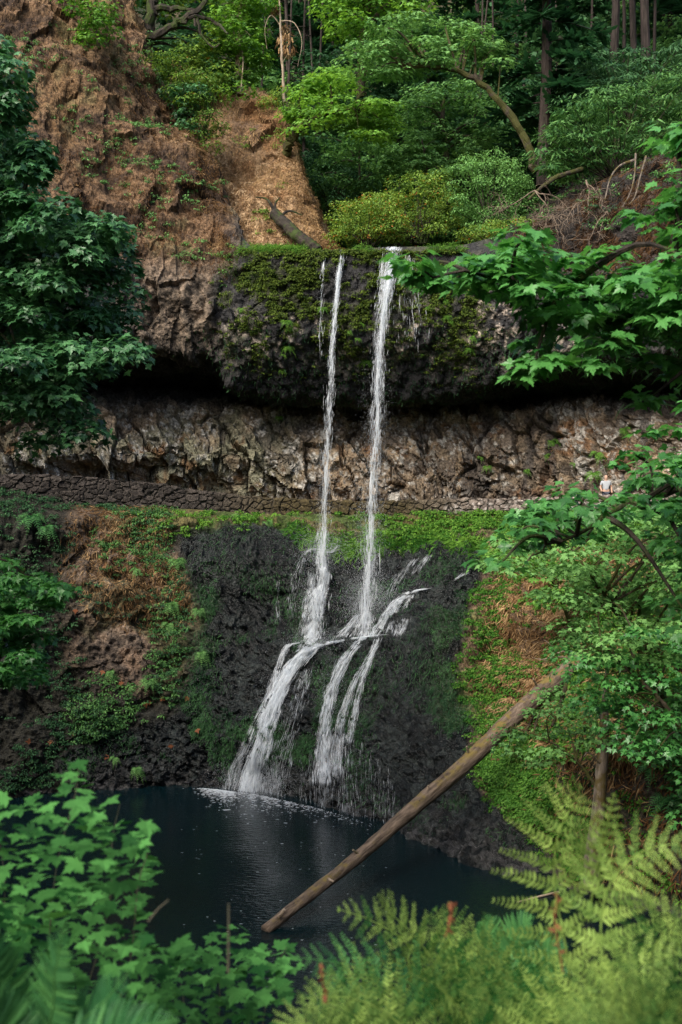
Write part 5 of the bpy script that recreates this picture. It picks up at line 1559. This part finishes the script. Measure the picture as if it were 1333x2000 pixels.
wm = dome * vis * sst(nA2, 0.44, 0.58) * np.clip(blob(U2, V2, 460, 1220, 120, 80) + blob(U2, V2, 900, 1340, 80, 260) + 0.7 * blob(U2, V2, 610, 1400, 140, 120) + 0.7 * blob(U2, V2, 380, 1380, 140, 140) + 0.6 * blob(U2, V2, 760, 1110, 70, 60) + 0.12, 0, 1)
turf('moss', 'dark wet moss on the black dome', 'moss', sl, wm, 40000, L_DARK, 0.18, R2, droop=1.4, out=0.22, tone=0.42)

# single ferns one can pick out on the rock
def frond_geo(mb, pts, up, width, npair, rng, pinn=0, taper=0.55, tone=0.5, sweep=0.35, sag=0.12, rw=0.006, shape='lance'):
    """pts: rachis polyline; pinnae pairs along it; pinn > 0 splits each pinna into that many leaflet pairs"""
    pts = np.asarray(pts, float)
    n = len(pts)
    s = np.linspace(0, 1, n)
    T = nrmz(np.gradient(pts, axis=0))
    up = np.broadcast_to(np.asarray(up, float), T.shape)
    B = nrmz(np.cross(T, up))
    N = nrmz(np.cross(B, T))
    tube(mb, pts, np.linspace(rw, rw * 0.3, n), 5, 0.75)
    t = np.linspace(0.20 if shape == 'bracken' else 0.10, 0.985, npair)
    pos_l, tip_l, nrm_l, size_l, tint_l = [], [], [], [], []
    for k in t:
        p = np.array([np.interp(k, s, pts[:, c]) for c in range(3)])
        tt = np.array([np.interp(k, s, T[:, c]) for c in range(3)])
        bb = np.array([np.interp(k, s, B[:, c]) for c in range(3)])
        nn = np.array([np.interp(k, s, N[:, c]) for c in range(3)])
        if shape == 'bracken':
            prof = (1 - k) ** 0.75 * min(1.0, 0.75 + 1.4 * (k - 0.2)) * 1.25
        else:
            prof = math.sin(math.pi * (0.10 + 0.90 * k) ** 0.75) * 0.95 + 0.04
        L = width * max(0.03, prof) * rng.uniform(0.9, 1.08)
        for sgn in (-1, 1):
            d = nrmz(bb * sgn + tt * (sweep + 0.5 * k) + rng.normal(size=3) * 0.05)
            tn = tone + rng.normal() * 0.17
            if pinn == 0:
                pos_l.append(p); tip_l.append(d - nn * 0.1); nrm_l.append(nn + rng.normal(size=3) * 0.12); size_l.append(L); tint_l.append(tn)
            else:
                m = max(3, int(pinn * (0.35 + 0.65 * L / width)))
                q = (np.arange(m) + 0.4) / m
                pp = p + d * L * q[:, None] - np.array([0, 0, 1]) * sag * L * (q ** 2)[:, None]
                e = nrmz(np.cross(d, nn))
                for s2 in (-1, 1):
                    l2 = min(L, 0.3) * 0.15 * (1 - 0.92 * q) ** 0.7 + 0.004
                    td = nrmz(e * s2 + d * 0.55)
                    for j in range(m):
                        pos_l.append(pp[j]); tip_l.append(td - nn * 0.12); nrm_l.append(nn + rng.normal(size=3) * 0.15); size_l.append(l2[j] * rng.uniform(0.85, 1.15)); tint_l.append(tn + rng.normal() * 0.09)
    put(mb, T_PINNA if pinn == 0 else T_PINNULE, np.array(pos_l), np.array(tip_l), np.array(nrm_l), np.array(size_l), np.array(tint_l))
T_PINNA = fan([(0, 0), (.10, .06), (.085, .5), (.05, .8), (0, 1.0)], cy=0.4, fold=0.3)
T_PINNULE = fan([(0, 0), (.17, .10), (.17, .6), (.08, .9), (0, 1.0)], cy=0.4, fold=0.25)

def rock_fern_mesh(seed, nfr, L):
    rng = np.random.default_rng(seed)
    mb = MB()
    for i in range(nfr):
        a = rng.uniform(-1.35, 1.35)
        el = rng.uniform(0.1, 0.8)
        s = np.linspace(0, 1, 8)
        l = L * rng.uniform(0.7, 1.15)
        d = np.array([math.sin(a), -math.cos(a) * 0.8, 0])
        pts = s[:, None] * d * l * 0.8 + np.stack([0 * s, 0 * s, l * (el * s - 1.1 * s ** 2)], -1)
        frond_geo(mb, pts, (0, -0.4, 0.9), l * 0.24, 12, rng, 0, tone=rng.uniform(0.35, 0.7))
    return mb
fern_protos = [rock_fern_mesh(601, 8, 0.85), rock_fern_mesh(602, 6, 0.7), rock_fern_mesh(603, 10, 1.0)]
fern_objs = {}
def rock_fern(k, loc, sc, rz, label, group, leaf):
    key = (k, leaf.name)
    if key not in fern_objs:
        o = fern_protos[k].build('rock_fern', leaf)
        fern_objs[key] = o
    else:
        o = fern_objs[key].copy()
        COL.objects.link(o)
    o.location = tuple(float(c) for c in loc)
    o.scale = (sc, sc, sc)
    o.rotation_euler = (0, 0, rz)
    return tag(o, label, 'fern', group)
cl.proj()
G1, G2, G3 = 'small ferns rooted on the recessed rock wall', 'ferns along the left edge of the black dome', 'small ferns rooted on the mossy upper cliff'
for i, (u, v, sc, lb) in enumerate(((1076, 862, 1.0, 'fresh fern tuft hanging in a crack of the right rock wall'), (1168, 885, 1.1, 'arching sword fern on the rock wall above the hidden trail walker'), (1160, 925, .8, 'small fern low on the rock wall beside the rusty moss'),
        (1218, 838, .9, 'fern tuft high on the rock wall near the bough tips'), (938, 893, .55, 'tiny bright fern low on the rock wall right of the broad stream'), (952, 912, .5, 'tiny fern beneath the bright one on the rock wall'), (1028, 918, .5, 'tiny fern just over the pale end of the stone wall'),
        (1120, 905, .5, 'tiny fern in the dark joint of the right rock wall'), (545, 815, .5, 'tiny fern on the grey rock wall left of the thin stream'), (1065, 890, .8, 'fern hanging below the fresh tuft on the rock wall'))):
    rock_fern(i % 3, cl.at(u, v, 0.2, cl.U.shape[0] // 2), sc, float(R2.uniform(-.5, .5)), lb, G1, L_BRIGHT)
for i, (u, v, sc, lb) in enumerate(((332, 1180, 1.1, 'bright fern on the left edge of the dome, upper of a pair'), (330, 1218, 1.1, 'bright fern on the left edge of the dome, lower of a pair'), (388, 1192, .7, 'lone pale fern on the dark mossy dome'),
        (395, 1275, .9, 'leafy fern hanging on the dark dome below the lone one'), (268, 1112, .8, 'green fern on the dry grass of the upper left slope'), (345, 1095, .9, 'fern at the top left rim of the dome'), (218, 1312, .8, 'lime fern on the brown left slope'), (258, 1340, .7, 'fern at the lower end of the brown slope'),
        (290, 1330, .8, 'fern between brown slope and black dome'), (268, 1500, .8, 'fern low on the dark slope near the pool'), (225, 1480, .7, 'dim fern near the foot of the left slope'), (60, 1010, 1.2, 'dark sword fern at the far left under the stone wall'), (90, 1030, 1.1, 'dark sword fern on the shaded dirt below the wall end'),
        (495, 1010, 1.0, 'lush fern on the ledge left of the thin stream'), (470, 1008, 1.0, 'lush fern on the ledge nearer the left wall'), (520, 1020, .9, 'lush fern closest to the thin stream on the ledge'))):
    rock_fern(i % 3, sl.at(u, v, 0.2), sc, float(R2.uniform(-.5, .5)), lb, G2, L_MID if 'dark' not in lb.split()[0] else L_SWORD)
for i in range(34):
    u, v = R2.uniform(440, 930), R2.uniform(520, 730)
    if abs(u - 655) < 18 or abs(u - 745) < 26:
        continue
    rock_fern(i % 3, cl.at(u, v, 0.15), float(R2.uniform(0.35, 0.65)), float(R2.uniform(-.6, .6)), 'small yellow-green fern rooted on the mossy upper cliff face', G3, L_GRASS)
GR = 'ferns on the green right slope'
for i, (u, v, sc, lb) in enumerate(((985, 1040, 1.3, 'pale fern at the wall end of the right ledge'), (1010, 1072, 1.3, 'large pale fern on the right shoulder below the ledge'), (965, 1080, 1.1, 'fern at the right rim of the black dome'), (1040, 1110, 1.2, 'fern under the slanting maple bough'),
        (1010, 1470, 1.0, 'fern on the right slope just under the log'), (1080, 1540, 1.0, 'fern on the low right slope left of the dead trunk'), (1050, 1600, .9, 'lowest fern on the right slope above the pool rocks'), (1270, 1500, 1.1, 'shaded fern right of the dead trunk'), (1300, 1560, 1.1, 'shaded fern on the dark right bank'))):
    rock_fern(i % 3, sl.at(u, v, 0.25), sc, float(R2.uniform(-.5, .5)), lb, GR, L_SWORD if 'shaded' in lb else L_FERN)

# fallen leaves on the left slope
lm = MB()
put(lm, T_MAPLE, np.zeros((1, 3)), np.array([[0, -.3, -1.0]]), np.array([[0, -1.0, .3]]), np.array([0.26]), np.array([0.6]))
leaf0 = None
for i, (u, v) in enumerate(((203, 1107), (148, 1190), (202, 1310), (236, 1332), (315, 1363), (283, 1374), (295, 1372), (385, 1424), (333, 1455), (100, 1447), (142, 1432), (210, 1475), (368, 1362), (60, 1448))):
    if leaf0 is None:
        o = leaf0 = lm.build('fallen_leaf', L_DEAD)
    else:
        o = leaf0.copy()
        COL.objects.link(o)
    o.location = tuple(float(c) for c in sl.at(u, v, 0.12))
    o.rotation_euler = (float(R2.uniform(-.5, .5)), float(R2.uniform(-2, 2)), 0)
    tag(o, 'orange fallen leaf lying on the dark left slope', 'leaf', 'orange leaves fallen on the left slope')

# ------------------------------------------------------------------ walker on the trail, half hidden by the bough
def person():
    y = 54.6
    x = (1184 - CU) * y / F
    z0 = float(np.interp(1184, pu, pz)) + 0.02
    m_skin, m_shirt, m_trs, m_hair, m_pack = plain('skin', (0.45, 0.28, 0.2)), plain('pale_shirt', (0.34, 0.36, 0.38)), plain('dark_trousers', (0.04, 0.045, 0.06)), plain('brown_hair', (0.06, 0.035, 0.02)), plain('navy_pack', (0.03, 0.035, 0.05))
    root = empty('person', (x, y, z0), 'walker in a pale shirt on the trail, half hidden behind maple leaves', 'person')
    def skin(name, J, E, mat, par):
        me = bpy.data.meshes.new(name)
        me.from_pydata([j[:3] for j in J], E, [])
        o = bpy.data.objects.new(name, me)
        COL.objects.link(o)
        o.parent = par
        md = o.modifiers.new('skin', 'SKIN')
        for i, j in enumerate(J):
            me.skin_vertices[0].data[i].radius = (j[3], j[4] if len(j) > 4 else j[3])
        me.skin_vertices[0].data[0].use_root = True
        s2 = o.modifiers.new('sub', 'SUBSURF')
        s2.levels = s2.render_levels = 2
        me.materials.append(mat)
        return o
    J = [(0, 0, .95, .15, .11), (0, 0, 1.15, .14, .10), (0, 0, 1.38, .17, .11), (0, 0, 1.5, .055), (0, -.02, 1.58, .085, .10), (0, -.02, 1.68, .09, .11), (0, -.01, 1.76, .05, .06),
         (-.20, 0, 1.42, .055), (-.27, .02, 1.15, .042), (-.25, -.16, .98, .033), (-.24, -.24, .95, .03),
         (.20, 0, 1.42, .055), (.28, .04, 1.15, .042), (.27, -.08, .93, .033), (.27, -.13, .87, .03),
         (-.10, 0, .88, .09), (-.12, -.10, .50, .062), (-.12, -.02, .10, .045), (-.12, -.16, .04, .04),
         (.10, 0, .88, .09), (.12, .06, .50, .062), (.12, .16, .10, .045), (.12, .02, .04, .04)]
    E = [(0, 1), (1, 2), (2, 3), (3, 4), (4, 5), (5, 6), (2, 7), (7, 8), (8, 9), (9, 10), (2, 11), (11, 12), (12, 13), (13, 14), (0, 15), (15, 16), (16, 17), (17, 18), (0, 19), (19, 20), (20, 21), (21, 22)]
    skin('body', J, E, m_skin, root)
    J = [(0, 0, .96, .17, .135), (0, 0, 1.15, .165, .125), (0, 0, 1.38, .185, .13), (0, 0, 1.47, .09), (-.20, 0, 1.42, .07), (-.25, .015, 1.24, .062), (.20, 0, 1.42, .07), (.26, .03, 1.24, .062)]
    skin('shirt', J, [(0, 1), (1, 2), (2, 3), (2, 4), (4, 5), (2, 6), (6, 7)], m_shirt, root)
    J = [(0, 0, .96, .165, .13), (-.10, 0, .86, .105), (-.12, -.10, .50, .078), (-.12, -.02, .13, .065), (.10, 0, .86, .105), (.12, .06, .50, .078), (.12, .16, .13, .065)]
    skin('trousers', J, [(0, 1), (1, 2), (2, 3), (0, 4), (4, 5), (5, 6)], m_trs, root)
    skin('hair', [(0, .03, 1.66, .098, .10), (0, .01, 1.75, .075, .085)], [(0, 1)], m_hair, root)
    b = skin('backpack', [(0, 0, 0, .14, .10), (0, 0, .22, .15, .11), (0, 0, .40, .12, .08)], [(0, 1), (1, 2)], m_pack, None)
    b.location = (x + 0.14, y + 0.20, z0 + 1.02)
    tag(b, 'dark backpack on the walker half hidden by leaves', 'backpack')
person()

# ------------------------------------------------------------------ foreground: vine maple at left, bracken and sword ferns
def fg_maple(label, poly, n, Y0, Y1, stems, size, seed, tone, far=1.45):
    Y0, Y1, size = Y0 * far, Y1 * far, size * far * 0.62
    stems = [[(a, b, c * far + 0.35) for a, b, c in q] for q in stems]
    n = int(n * 1.9)
    rng = np.random.default_rng(seed)
    base = P(*stems[0][0])
    root = empty('vine_maple', base, label, 'shrub', 'foreground shrubs')
    mb = MB()
    lines = []
    for stp in stems:
        c = curve(np.array([P(*p) for p in stp]), 24)
        lines.append(c)
        tube(mb, c, np.linspace(0.0032, 0.0012, 24), 6, 0.5, 0.1, seed)
    C = clump_spots(poly, n, Y0, Y1, rng, sep=1.0)
    allp = np.concatenate([q[6:] for q in lines])
    tips = []
    for c in C:
        d = np.linalg.norm(allp - c, axis=1)
        a = allp[int(np.argmin(d))]
        out = c - a
        L = np.linalg.norm(out)
        tips.append(nrmz(out * np.array([1, 1, 0.3]) + rng.normal(size=3) * 0.02 * 1))
    lf = MB()
    tips = np.array(tips)
    nr = np.array([0, -0.10, 1.0]) + rng.normal(size=(n, 3)) * 0.26
    # each leaf hangs from the end of its stalk, tip outwards and slightly down
    put(lf, T_MAPLE, C, tips + np.array([0, -0.15, -0.3]) + rng.normal(size=(n, 3)) * 0.35, nr, size * rng.uniform(0.6, 1.2, n), tone + rng.normal(size=n) * 0.3)
    mb.build('stem', B_TWIG, root, base)
    lf.build('foliage', L_SHRUB, root, base)
    return root
fg_maple('leafy vine maple filling the lower left corner, tallest sprig against the pool',
         [(-60, 1600), (20, 1550), (60, 1560), (110, 1530), (130, 1480), (160, 1490), (190, 1540), (215, 1560), (205, 1600), (300, 1590), (330, 1590), (300, 1620), (275, 1650), (310, 1690), (300, 1740), (280, 1780), (330, 1830), (380, 1850), (330, 1890), (340, 2040), (-60, 2040)],
         300, 2.4, 3.3, [[(60, 2080, 2.9), (90, 1900, 2.9), (110, 1700, 2.85), (150, 1540, 2.8), (152, 1490, 2.8)], [(120, 2080, 2.9), (180, 1900, 2.9), (215, 1760, 2.85), (220, 1640, 2.85), (235, 1570, 2.85)],
                         [(180, 2080, 2.8), (250, 1900, 2.8), (270, 1730, 2.8), (290, 1660, 2.8), (288, 1600, 2.8)], [(0, 2080, 3.0), (-10, 1900, 3.0), (10, 1750, 3.0), (0, 1640, 3.0)]], 0.09, 701, 0.5)
fg_maple('lower vine maple sprigs reaching toward the end of the fallen log',
         [(310, 1860), (350, 1840), (400, 1840), (430, 1810), (470, 1800), (490, 1850), (515, 1850), (560, 1845), (575, 1860), (585, 1890), (570, 1910), (555, 1960), (560, 2040), (280, 2040)],
         170, 2.9, 3.6, [[(420, 2100, 3.3), (430, 1950, 3.3), (420, 1880, 3.3), (410, 1840, 3.3)], [(500, 2100, 3.2), (520, 1960, 3.2), (535, 1900, 3.15), (560, 1850, 3.1)], [(380, 2100, 3.4), (360, 1960, 3.4), (345, 1870, 3.4)]], 0.078, 702, 0.55)

def fern(label, cat, fronds, leaf, seed, name, shape='bracken', pinn=16, npair=12, tone=0.55, group='ferns along the near bank', far=1.35):
    """fronds: (control points (u, v, Y), width m)"""
    rng = np.random.default_rng(seed)
    fronds = [([(a, b, c * far) for a, b, c in q], w * far) for q, w in fronds]
    base = P(*fronds[0][0][0])
    root = empty(name, base, label, cat, group)
    for pts, w in fronds:
        c = curve(np.array([P(*p) for p in pts]), 26) - base
        mb = MB()
        up = np.array([rng.normal() * 0.15, -0.75, 0.65])
        frond_geo(mb, c, up, w, npair, rng, pinn, tone=tone + rng.normal() * 0.16, shape=shape, rw=0.004, sag=0.07)
        mb.build('frond', L_SWORD if (shape == 'bracken' and w > 0.15 * far and rng.random() < 0.3 and len(fronds) > 2) else leaf, root)
    return root
fern('tall bracken frond standing before the dead trunk, highest of the ferns', 'fern',
     [([(1120, 2060, 2.7), (1110, 1880, 2.65), (1085, 1740, 2.6), (1088, 1640, 2.55), (1120, 1570, 2.5), (1135, 1535, 2.45)], 0.21),
      ([(1150, 1800, 2.64), (1165, 1700, 2.55), (1185, 1620, 2.45), (1200, 1550, 2.4)], 0.08)], L_FERN, 711, 'bracken_fern', tone=0.8)
fern('bracken arching off the right edge of the picture beside the tallest frond', 'fern',
     [([(1230, 2080, 2.4), (1180, 1900, 2.4), (1180, 1760, 2.4), (1230, 1680, 2.35), (1300, 1650, 2.3), (1370, 1660, 2.3)], 0.17),
      ([(1240, 2080, 2.3), (1250, 1930, 2.3), (1290, 1830, 2.25), (1350, 1780, 2.2)], 0.18),
      ([(1200, 2080, 2.2), (1190, 1980, 2.2), (1230, 1900, 2.15), (1330, 1860, 2.1)], 0.18)], L_FERN, 712, 'bracken_fern', tone=0.62)
fern('yellowish bracken mass in the bottom centre with two curled tips over the pool', 'fern',
     [([(760, 2100, 2.7), (720, 2010, 2.7), (650, 1960, 2.65), (590, 1985, 2.6)], 0.17),
      ([(700, 2110, 2.5), (660, 2040, 2.5), (600, 2000, 2.45), (540, 2020, 2.4)], 0.15),
      ([(800, 2100, 3.0), (760, 1990, 3.0), (690, 1910, 2.95), (630, 1905, 2.9)], 0.17),
      ([(860, 2080, 2.9), (840, 1950, 2.9), (800, 1850, 2.85), (730, 1800, 2.8), (660, 1775, 2.75)], 0.16),
      ([(880, 2080, 2.9), (870, 1930, 2.9), (820, 1840, 2.85), (760, 1780, 2.8), (738, 1748, 2.75)], 0.13),
      ([(860, 2090, 2.8), (840, 1960, 2.8), (760, 1900, 2.75), (660, 1880, 2.7), (580, 1870, 2.65)], 0.17),
      ([(900, 2090, 2.9), (900, 1930, 2.9), (880, 1840, 2.9), (850, 1775, 2.9)], 0.19),
      ([(820, 2090, 2.6), (780, 2000, 2.6), (690, 1950, 2.55), (590, 1950, 2.5)], 0.18)], L_FERN, 713, 'bracken_fern', tone=0.5)
fern('fresh bracken between the bottom centre mass and the tallest frond', 'fern',
     [([(1000, 2090, 2.8), (990, 1960, 2.8), (960, 1870, 2.75), (900, 1810, 2.7)], 0.2),
      ([(1000, 2090, 2.7), (1010, 1980, 2.7), (1060, 1900, 2.65), (1090, 1870, 2.6)], 0.18),
      ([(940, 2090, 2.5), (920, 2000, 2.5), (860, 1930, 2.45), (800, 1900, 2.4)], 0.19),
      ([(1040, 2090, 2.4), (1020, 2020, 2.4), (960, 1960, 2.35), (900, 1940, 2.3)], 0.19),
      ([(1060, 2090, 2.3), (1080, 2010, 2.3), (1130, 1960, 2.25), (1200, 1950, 2.2)], 0.18)], L_FERN, 714, 'bracken_fern', tone=0.34)
fern('dark green sword fern poking up between the bracken clumps', 'fern',
     [([(980, 1980, 3.2), (985, 1900, 3.2), (1010, 1820, 3.15), (1045, 1790, 3.1)], 0.09),
      ([(975, 1980, 3.2), (965, 1890, 3.2), (960, 1830, 3.2), (950, 1785, 3.2)], 0.09),
      ([(990, 1980, 3.2), (1030, 1900, 3.15), (1070, 1860, 3.1), (1110, 1850, 3.05)], 0.09),
      ([(970, 1980, 3.2), (920, 1900, 3.15), (890, 1860, 3.1), (850, 1850, 3.05)], 0.09),
      ([(975, 1990, 3.0), (1000, 1930, 3.0), (1050, 1890, 2.95), (1120, 1900, 2.9)], 0.09)], L_SWORD, 715, 'sword_fern', 'lance', 0, 34)
fern('blurred sword fern in the bottom left corner under the vine maple', 'fern',
     [([(40, 2120, 1.9), (20, 1980, 1.9), (-10, 1880, 1.85), (-40, 1780, 1.8)], 0.07),
      ([(60, 2120, 1.9), (100, 1990, 1.85), (110, 1890, 1.8), (130, 1790, 1.75)], 0.07),
      ([(60, 2120, 1.9), (130, 2020, 1.85), (200, 1960, 1.8), (260, 1890, 1.75)], 0.07),
      ([(30, 2120, 1.8), (0, 2000, 1.8), (-60, 1930, 1.75)], 0.07),
      ([(90, 2120, 1.8), (170, 2050, 1.75), (260, 2010, 1.7), (350, 1990, 1.65)], 0.07)], L_SWORD, 716, 'sword_fern', 'lance', 0, 34, tone=0.35)
fern('blurred bracken in the bottom right corner nearest the camera', 'fern',
     [([(1340, 2120, 1.8), (1310, 2010, 1.8), (1260, 1930, 1.75), (1200, 1890, 1.7)], 0.14),
      ([(1350, 2120, 1.8), (1350, 2000, 1.8), (1370, 1900, 1.75)], 0.14),
      ([(1300, 2120, 1.7), (1250, 2040, 1.7), (1180, 1990, 1.65), (1100, 1990, 1.6)], 0.13)], L_FERN, 717, 'bracken_fern', tone=0.35)

def withered(label, pts, seed):
    rng = np.random.default_rng(seed)
    mb = MB()
    c = curve(np.array([P(*p) for p in pts]), 12)
    tube(mb, c, 0.002, 4, 0.6)
    k = 9
    put(mb, T_OVAL, c[np.linspace(3, 11, k).astype(int)], rng.normal(size=(k, 3)) + np.array([0, 0, .4]), rng.normal(size=(k, 3)) + np.array([0, -1, .3]), rng.uniform(0.012, 0.028, k), rng.uniform(.2, .8, k))
    return tag(mb.build('withered_sprig', L_DEAD), label, 'dead leaf', 'withered sprigs among the ferns')
withered('red-brown withered sprig left of the tallest bracken frond', [(1100, 1900, 2.7), (1092, 1850, 2.7), (1084, 1800, 2.7), (1090, 1750, 2.7)], 721)
withered('rusty withered leaf tip on top of the bottom centre bracken', [(870, 1830, 2.85), (880, 1800, 2.85), (885, 1765, 2.85)], 722)
withered('orange withered sprig under the curled bracken tips', [(640, 1960, 2.7), (632, 1925, 2.7), (628, 1895, 2.7)], 723)
def bare_stem(label, pts, r):
    mb = MB()
    tube(mb, curve(np.array([P(*p) for p in pts]), 14), np.linspace(r, r * 0.6, 14), 5)
    return tag(mb.build('bare_twig', B_TWIG), label, 'twig', 'bare twigs in front of the pool')
bare_stem('thin bare twig standing alone against the pool left of the log end', [(446, 1900, 3.2), (447, 1830, 3.2), (447, 1765, 3.2)], 0.004)
bare_stem('short bare twig tilted over the pool beside the vine maple', [(290, 1800, 2.9), (310, 1775, 2.9), (330, 1758, 2.9)], 0.003)
